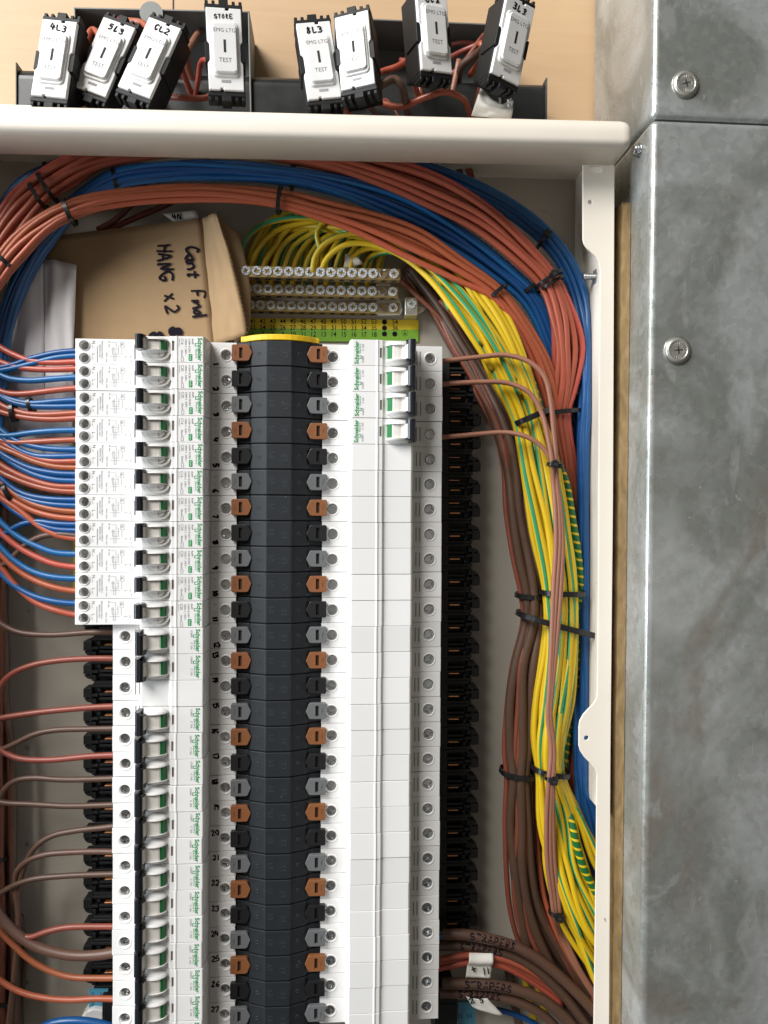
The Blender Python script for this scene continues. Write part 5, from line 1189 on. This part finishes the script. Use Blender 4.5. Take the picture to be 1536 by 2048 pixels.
# I: wires of the short left breakers
MCW = {12: ('n',[(244,1265),(180,1264),(100,1270),(40,1266),(10,1253),(-20,1230)]), 13: ('r',[(244,1317),(180,1318),(110,1322),(60,1331),(22,1348),(2,1370),(-8,1400)]), 15: ('r',[(244,1412),(180,1415),(110,1421),(50,1428),(0,1436),(-30,1445)]),
 16: ('n',[(244,1457),(180,1458),(110,1460),(70,1468),(30,1487),(0,1500),(-30,1505)]), 17: ('r',[(244,1510),(180,1513),(100,1520),(40,1518),(10,1506),(-20,1480)]), 18: ('n',[(244,1556),(180,1558),(120,1559),(65,1556),(30,1562),(8,1580),(-6,1620)]),
 19: ('n',[(244,1609),(190,1611),(130,1612),(60,1609),(15,1607),(-20,1600)]), 20: ('n',[(244,1651),(200,1656),(150,1661),(105,1671),(75,1690),(55,1718),(42,1755),(36,1800),(38,1850),(30,1950),(20,2070)]), 21: ('n',[(244,1703),(190,1702),(140,1704),(90,1709),(55,1722),(34,1742),(30,1775),(36,1825),(36,1880),(24,1990),(14,2070)]),
 22: ('n',[(244,1748),(190,1749),(130,1751),(70,1757),(30,1770),(5,1784),(-20,1800)]), 24: ('r',[(244,1853),(190,1853),(130,1855),(90,1864),(60,1874),(35,1870),(-5,1840)]), 25: ('B',[(244,1902),(200,1910),(150,1912),(100,1903),(60,1886),(25,1860),(0,1830),(-20,1790)]),
 26: ('o',[(244,1955),(190,1956),(140,1954),(95,1940),(60,1920),(30,1893),(5,1868),(-20,1830)]), 27: ('o',[(244,1999),(190,1998),(140,2000),(90,1996),(45,1985),(15,1970),(-20,1945)])}
for i, (c, L) in MCW.items():
    m_, nm, r, wd_ = {'n': ('browncable','brown_cable',.0021,'brown'), 'r': ('rustcable','rust_cable',.0022,'rust red'), 'o': ('dullorange','orange_cable',.0022,'orange'), 'B': ('browncable','brown_cable',.0037,'thick brown')}[c]
    pts = [(u, v, .054-.0014*j) for j, (u, v) in enumerate(L)]
    cable(nm, pxp(pts), r, m_, f'{wd_} wire running left from the {ORD[SHORT.index(i)]} short breaker of the left column', 'wires of the short left breakers', step=0.004, wob=0.0006)
# J: dark riser cables along the left edge
for k in range(9):
    u0 = -22+k*5.5
    P = [(u0+random.uniform(-3,3)+4*math.sin(v*0.004+k), v, .014+.006*(k % 3)) for v in range(960, 2160, 110)]
    if k > 6: P = [(u+((v-1650)*0.035 if v > 1650 else 0)+ (-14 if v < 1500 else 0), v, z) for u, v, z in P]
    cable(('brown_cable','rust_cable')[k % 2], pxp(P), .0024, ('browncable','rustcable')[k % 2], 'dark riser cable hanging along the left edge of the cabinet', 'riser cables at the left edge', wob=.0008, step=.008)
for k in range(5):   # brown strays gathered low at the left
    P = [(8+k*8+random.uniform(-2,2), 1830, .018), (18+k*8, 1900, .018), (16+k*7, 1980, .018), (10+k*8, 2080, .018)]
    cable('brown_cable', pxp(P), .0021, 'browncable', 'brown cable gathered at the lower left beside the blue neutral wire', 'brown cables at the lower left')
cable('blue_cable', pxp([(-4,1900,.02),(2,1960,.02),(4,2010,.02),(-2,2080,.02)]), .0042, 'bluecable', 'thick blue cable at the bottom left corner of the picture')
cable('blue_cable', pxp([(60,2075,.040),(95,2050,.042),(140,2042,.043),(190,2046,.043),(240,2060,.043)]), .0032, 'bluecable', 'blue cable arching at the bottom edge below the left comb')

# wires of the key switches
def swp(k, x, y, z): p, R = SWPOS[k]; return p+(R @ Vector((x*mm, y*mm, z*mm)))
def back(u, v, z=0.004): return un(u, v, z)
topw = [
 ('rust_cable','redcable',.0021,[swp(0,6,-18,-24), un(150,150,.060), un(158,185,.045), un(172,222,.030)],'red wire from the switch marked 4L3 down into the cabinet'),
 ('rust_cable','redcable',.0024,[swp(1,-4,14,-24), un(185,60,.05), un(176,78,.055), un(172,98,.05), un(190,110,.03), un(230,100,.01)],'orange red loop behind the switch marked 5L3'),
 ('rust_cable','redcable',.0022,[un(235,40,.03), un(262,42,.045), un(285,46,.05), swp(2,0,12,-24)],'red wire between the switches marked 5L3 and CL2'),
 ('brown_cable','browncable',.0026,[swp(2,2,-10,-24), un(340,120,.05), un(330,170,.03), un(350,225,.02)],'brown cable hanging below the switch marked CL2'),
 ('rust_cable','redcable',.0022,[swp(2,6,-8,-24), un(352,118,.06), un(372,160,.04), un(392,222,.02)],'red wire descending right of the switch marked CL2'),
 ('brown_cable','tancable',.0026,[un(402,60,.01), un(385,85,.04), un(374,105,.045), un(378,140,.035), un(392,180,.025), un(398,225,.02)],'tan cable bent over in the left back box'),
 ('rust_cable','redcable',.0020,[swp(3,-6,0,-24), un(402,125,.05), un(396,160,.04), un(384,225,.02)],'red wire descending left of the switch marked STORE'),
 ('rust_cable','redcable',.0022,[swp(3,0,-22,-24), un(432,188,.06), un(410,196,.06), un(370,196,.06), un(330,192,.05), un(310,185,.03)],'red wire curving under the switch marked STORE'),
 ('rust_cable','redcable',.0021,[swp(4,8,-20,-20), un(668,205,.05), un(690,215,.04), un(700,232,.03)],'red wire below the switch marked 8L3'),
 ('rust_cable','redcable',.0022,[swp(5,6,-10,-22), un(765,143,.06), un(795,133,.06), un(822,112,.05), swp(6,-4,0,-24)],'red wire bridging from the unmarked switch to the one marked 6L2'),
 ('brown_cable','browncable',.0030,[un(735,195,.05), un(760,172,.06), un(790,158,.06), un(803,170,.06), un(810,200,.05), un(815,232,.03)],'olive brown cable looped beside the unmarked switch'),
 ('rust_cable','redcable',.0022,[swp(6,-8,-12,-20), un(822,140,.05), un(830,170,.04), un(848,230,.02)],'red wire dropping left of the switch marked 6L2'),
 ('rust_cable','redcable',.0024,[un(745,200,.04), un(800,214,.045), un(850,195,.055), un(890,184,.06), un(925,197,.055), un(938,222,.04), un(945,240,.03)],'red wire arching in front of the right back box'),
 ('rust_cable','rustcable',.0022,[swp(6,2,-20,-24), un(858,160,.04), un(880,190,.02), un(905,235,.01)],'rust wire below the switch marked 6L2'),
 ('brown_cable','browncable',.0028,[swp(7,-8,2,-24), un(950,110,.05), un(925,130,.04), un(915,170,.02), un(905,235,.01)],'brown cable curving left from the switch marked 3L3'),
 ('rust_cable','rustcable',.0022,[swp(7,-6,8,-24), un(965,75,.05), un(940,110,.04), un(915,140,.03), un(870,165,.02), un(840,160,.01)],'rust wire curving down left from the switch marked 3L3'),
 ('rust_cable','rustcable',.0020,[un(800,120,.02), un(860,130,.03), un(930,100,.03), un(975,80,.04)],'rust wire crossing behind the switch marked 6L2'),
 ('rust_cable','rustcable',.0020,[un(880,95,.01), un(930,85,.02), un(985,95,.02), un(1000,100,.02)],'rust wire along the top of the right back box'),
 ('rust_cable','orangecable',.0024,[un(940,150,.03), un(962,120,.045), un(968,100,.05), un(960,85,.05)],'short orange wire left of the switch marked 3L3'),
 ('rust_cable','redcable',.0022,[swp(7,-4,-26,-16), un(966,165,.075), un(960,180,.070), un(955,200,.06), un(950,235,.05)],'red wire under the switch marked 3L3 beside the white tape'),
 ('brown_cable','browncable',.0022,[swp(5,0,-24,-20), un(720,195,.05), un(740,215,.04), un(760,236,.03)],'brown wire below the unmarked switch'),
 ('rust_cable','rustcable',.0022,[un(800,240,.03), un(770,200,.03), un(740,215,.03), un(690,190,.04)],'rust wire tangled below the unmarked switch'),
 ('rust_cable','redcable',.0020,[un(855,236,.02), un(845,200,.03), un(838,165,.03), un(842,130,.03)],'red wire standing upright in the right back box'),
 ('brown_cable','tancable',.0022,[un(890,236,.02), un(903,190,.03), un(912,150,.03), un(918,120,.03)],'tan wire standing upright in the right back box')]
for nm, m_, r, P, lb in topw: cable(nm, P, r, m_, lb, 'wires of the key switches', step=0.003, n=10)
# drop cables from above into the cabinet behind the bundles
for L, lb in (([(930,318,.012),(940,345,.014),(950,390,.016),(965,430,.016)], 'rust cable dropping through the cabinet top right of the bundles'), ([(915,318,.010),(920,350,.012),(925,395,.014)], 'brown cable dropping through the cabinet top right of the bundles')):
    cable(lb.split()[0]+'_cable', pxp(L), .0026, 'rustcable' if 'rust' in lb else 'browncable', lb)
for L, lb in (([(195,460,.020),(230,440,.022),(265,405,.022),(290,370,.02)], 'rust cable slanting up behind the cardboard box'), ([(210,465,.016),(260,440,.018),(320,415,.018),(360,395,.018)], 'dark rust cable low behind the cardboard box')):
    cable('rust_cable', pxp(L), .0023, 'rustcable', lb)
# crumpled white tape at the right switch
cc = un(985, 205, .078); t_ = top('insulation_tape', None, cc); tag(t_, 'crumpled white tape wrapped round a wire below the rightmost switch', 'tape')
child('tape', sheet([un(962,172,.080)-cc, un(1026,200,.082)-cc, un(1022,240,.080)-cc, un(942,232,.076)-cc], 14, 10, lambda s, t: (0.0, 0.012*(-math.sin(s*math.pi)*0.55*(1-t)), 0.003*nz(s, t, 4, 2)+0.0035*math.sin(t*3)), 0.0005, 'tape', 'tape'), t_)
cable('clear_strap', [swp(7,6,-24,-6), un(1020,178,.084), un(1018,200,.082), un(1019,226,.080)], .0016, 'plate', 'small pale strip hanging from the rightmost switch into the tape', cat='strap')

# ------------------------------------------------------------------ cable ties
def tie(p1, p2, z, b, label, wd=3.4, head=None, group='cable ties', taper=0):
    P1, P2 = un(*p1, z), un(*p2, z); c = (P1+P2)/2; ax = (P2-P1)/2; a = ax.length; e = ax.normalized(); t = Vector((-e.y, e.x, 0)); n = 36; th = 0.0009
    vs = []; w = wd*mm/2
    for k in range(n):
        ang = 2*math.pi*k/n; ca, sa = math.cos(ang), math.sin(ang)
        pw = 0.75; x = a*math.copysign(abs(ca)**pw, ca); zz = b*math.copysign(abs(sa)**pw, sa)
        d = Vector((x, zz)); d2 = d*(1+th/d.length)
        for (q, ww) in ((d, -w), (d, w), (d2, w*0.86), (d2, -w*0.86)): vs.append(e*q.x+Vector((0,0,q.y))+t*ww)
    fs = [(k*4+i, k*4+(i+1) % 4, ((k+1) % n)*4+(i+1) % 4, ((k+1) % n)*4+i) for k in range(n) for i in range(4)]
    s = MB().add(vs, fs, 0, False); me = s.mesh('strap', 'tie')
    bm = bmesh.new(); bm.from_mesh(me); bmesh.ops.recalc_face_normals(bm, faces=bm.faces); bm.to_mesh(me); bm.free()
    o = top('cable_tie', None, c); tag(o, label, 'cable tie', group)
    child('strap', me, o)
    if head is not None:
        hp = e*(a*head)+Vector((0,0,b*math.sqrt(max(0.05, 1-head*head))+0.0012))
        h = MB().box(-2.6*mm, 2.6*mm, -2.5*mm, 2.5*mm, -1.6*mm, 2.4*mm).box(-1.2*mm, 1.2*mm, 2.5*mm, 3.4*mm, -0.6*mm, 0.9*mm)
        child('tie_head', bevelled(h.mesh('tie_head', 'tie'), 0.5*mm, 2), o, hp, math.atan2(e.y, e.x))
        child('head_slot', MB().box(-1.4*mm, 1.4*mm, -1.0*mm, 1.0*mm, 2.42*mm, 2.5*mm).mesh('head_slot', 'hole'), o, hp, math.atan2(e.y, e.x))
    return o
tie((64,372),(92,418), .058, .0105, 'left of two neighbouring ties on the upper red bundle', 3.0)
tie((80,352),(112,402), .058, .0105, 'right of two neighbouring ties on the upper red bundle', 3.0)
tie((93,330),(101,348), .030, .0075, 'small tie on the dark blue bundle at the upper left')
tie((229,340),(238,385), .048, .0080, 'tie on the blue bundle left of the box top', 3.0)
tie((587,335),(583,376), .045, .0085, 'tie on the blue bundle above the earth bars', 3.2)
tie((131,403),(148,447), .062, .0090, 'tie on the orange bundle at the box corner', 3.2)
tie((562,377),(556,425), .054, .0090, 'tie on the orange bundle above the earth bars', 3.2)
tie((-6,506),(26,536), .062, .0095, 'tie on the orange bundle at the picture left edge', 3.0)
tie((1076,494),(1096,464), .034, .0085, 'tie on the outer blue bundle near the flange taper', 3.0, 0.2)
tie((1073,574),(1120,544), .048, .0105, 'upper tie on the red bundle where it turns downward', 3.0, 0.1)
tie((1082,580),(1124,556), .048, .0100, 'lower tie on the red bundle where it turns downward', 2.6)
tie((1042,590),(1078,566), .038, .0095, 'tie on the blue bundle beside the paired red ties', 3.0)
tie((978,598),(1011,572), .050, .0095, 'tie on the orange bundle as it descends to the right', 3.0)
tie((1030,848),(1096,820), .052, .0125, 'wide tie across the earth bundle level with the fourth breaker', 4.4)
tie((1092,828),(1158,822), .036, .0105, 'tie gathering red and orange cables right of the earth bundle', 3.6)
tie((996,880),(1042,864), .029, .0105, 'tie on the brown bundle near the fourth breaker', 4.4)
tie((1096,928),(1124,933), .0715, .0048, 'small tie on the three pale brown feeds', 2.8, -0.35)
tie((1082,1184),(1166,1186), .048, .0125, 'tie across the earth bundle with its head on the pale feeds', 4.2, -0.38)
tie((1033,1190),(1090,1194), .032, .0115, 'short tie on the brown bundle beside the earth bundle tie', 4.2)
tie((1036,1226),(1198,1270), .038, .0215, 'long slanting tie from the brown bundle across to the flange', 4.6)
tie((1002,1541),(1072,1550), .033, .0125, 'lower tie on the brown bundle', 4.2)
tie((1066,1534),(1136,1546), .046, .0125, 'lower tie on the earth bundle', 4.2)
tie((1092,1556),(1114,1558), .0690, .0042, 'small tie with head on the pale feeds beside the lower earth tie', 2.8, 0.0)
tie((1100,1824),(1124,1828), .052, .0050, 'lowest small tie on the pale feeds above the sleeves', 2.8, 0.1)
tie((58,798),(66,824), .051, .0050, 'tie on the blue pair of the third residual current breaker', 3.2)
tie((25,808),(30,842), .051, .0055, 'tie on the red pair of the third residual current breaker', 3.2)
tie((10,968),(26,1000), .050, .0065, 'tie on the orange wires near the seventh residual current breaker', 3.2)
tie((-26,1322),(14,1325), .020, .0100, 'upper tie on the riser cables at the left edge', 3.6)
tie((-26,1708),(16,1712), .020, .0100, 'middle tie on the riser cables at the left edge', 3.6)
tie((-10,1994),(40,1998), .020, .0085, 'lowest tie on the brown cables at the lower left', 3.2, 0.6)

# ------------------------------------------------------------------ neutral labels, blocks at the bottom
def neutral(name, quad, z, texts, label):
    c = un(*quad[0], z); o = top(name, None, c); tag(o, label, 'label', 'blue neutral number labels')
    P = [un(u, v, z)-c for u, v in quad]
    child('label_band', MB().prism_z([(p.x, p.y) for p in P], -0.002, 0.0).mesh('label_band', 'bluelabel'), o)
    t = MB()
    for s_, u, v, h in texts: p = un(u, v, z)-c; t.text(s_, h*px(z)*1.35, (p.x, p.y), 0, 0, 0.0001)
    child('numbers', t.mesh('numbers', 'hole'), o)
neutral('neutral_number_label', [(916,2004),(951,2004),(951,2080),(916,2080)], .020, [('32', 914, 2036, 9), ('50', 933, 2036, 9)], 'blue number label reading 32 and 50 at the bottom right of the modules')
neutral('neutral_number_label', [(178,1980),(216,1980),(208,2022),(178,2022)], .030, [('2', 182, 1993, 9), ('11', 199, 1993, 9), ('3', 182, 2012, 9)], 'blue number label reading 2, 11 and 3 at the lower left')
def block(quad, z0, z1, label, m_='black'):
    c = un(*quad[0], z1); o = top('terminal_cover', None, c); tag(o, label, 'terminal cover')
    P = [un(u, v, z1)-c for u, v in quad]
    child('cover', bevelled(MB().prism_z([(p.x, p.y) for p in P], z0-z1, 0.0).mesh('cover', m_), 0.0008, 2), o)
    q = [P[0].lerp(P[2], 0.12), P[1].lerp(P[3], 0.12), P[2].lerp(P[0], 0.12), P[3].lerp(P[1], 0.12)]
    child('lid', bevelled(MB().prism_z([(p.x, p.y) for p in q], 0.0, 0.0008).mesh('lid', m_), 0.0003, 1), o)
block([(870,1996),(915,1996),(915,2090),(870,2090)], .0, .036, 'black terminal cover under the sleeves at the bottom of the right comb')
block([(204,1990),(240,1990),(240,2090),(204,2090)], .0, .034, 'black terminal cover at the bottom of the left comb')
cw = un(160, 2030, .034); wt = top('white_connector', None, cw); tag(wt, 'white moulded connector piece at the bottom left below the comb', 'connector')
child('housing', bevelled(MB().prism_z([((un(u,v,.034)-cw).x, (un(u,v,.034)-cw).y) for u, v in ((158,2042),(172,2024),(186,2018),(206,2020),(206,2050),(158,2050))], -.016, 0).mesh('housing', 'white'), .0012, 3), wt)
yl = MB().box(0, 0.004, -0.150, 0, -0.001, 0); c = un(146, 788, .018); ystrip = top('yellow_strip', yl.mesh('yellow_strip', 'labelyellow'), c)
tag(ystrip, 'thin yellow label strip peeking out left of the long breakers', 'label')
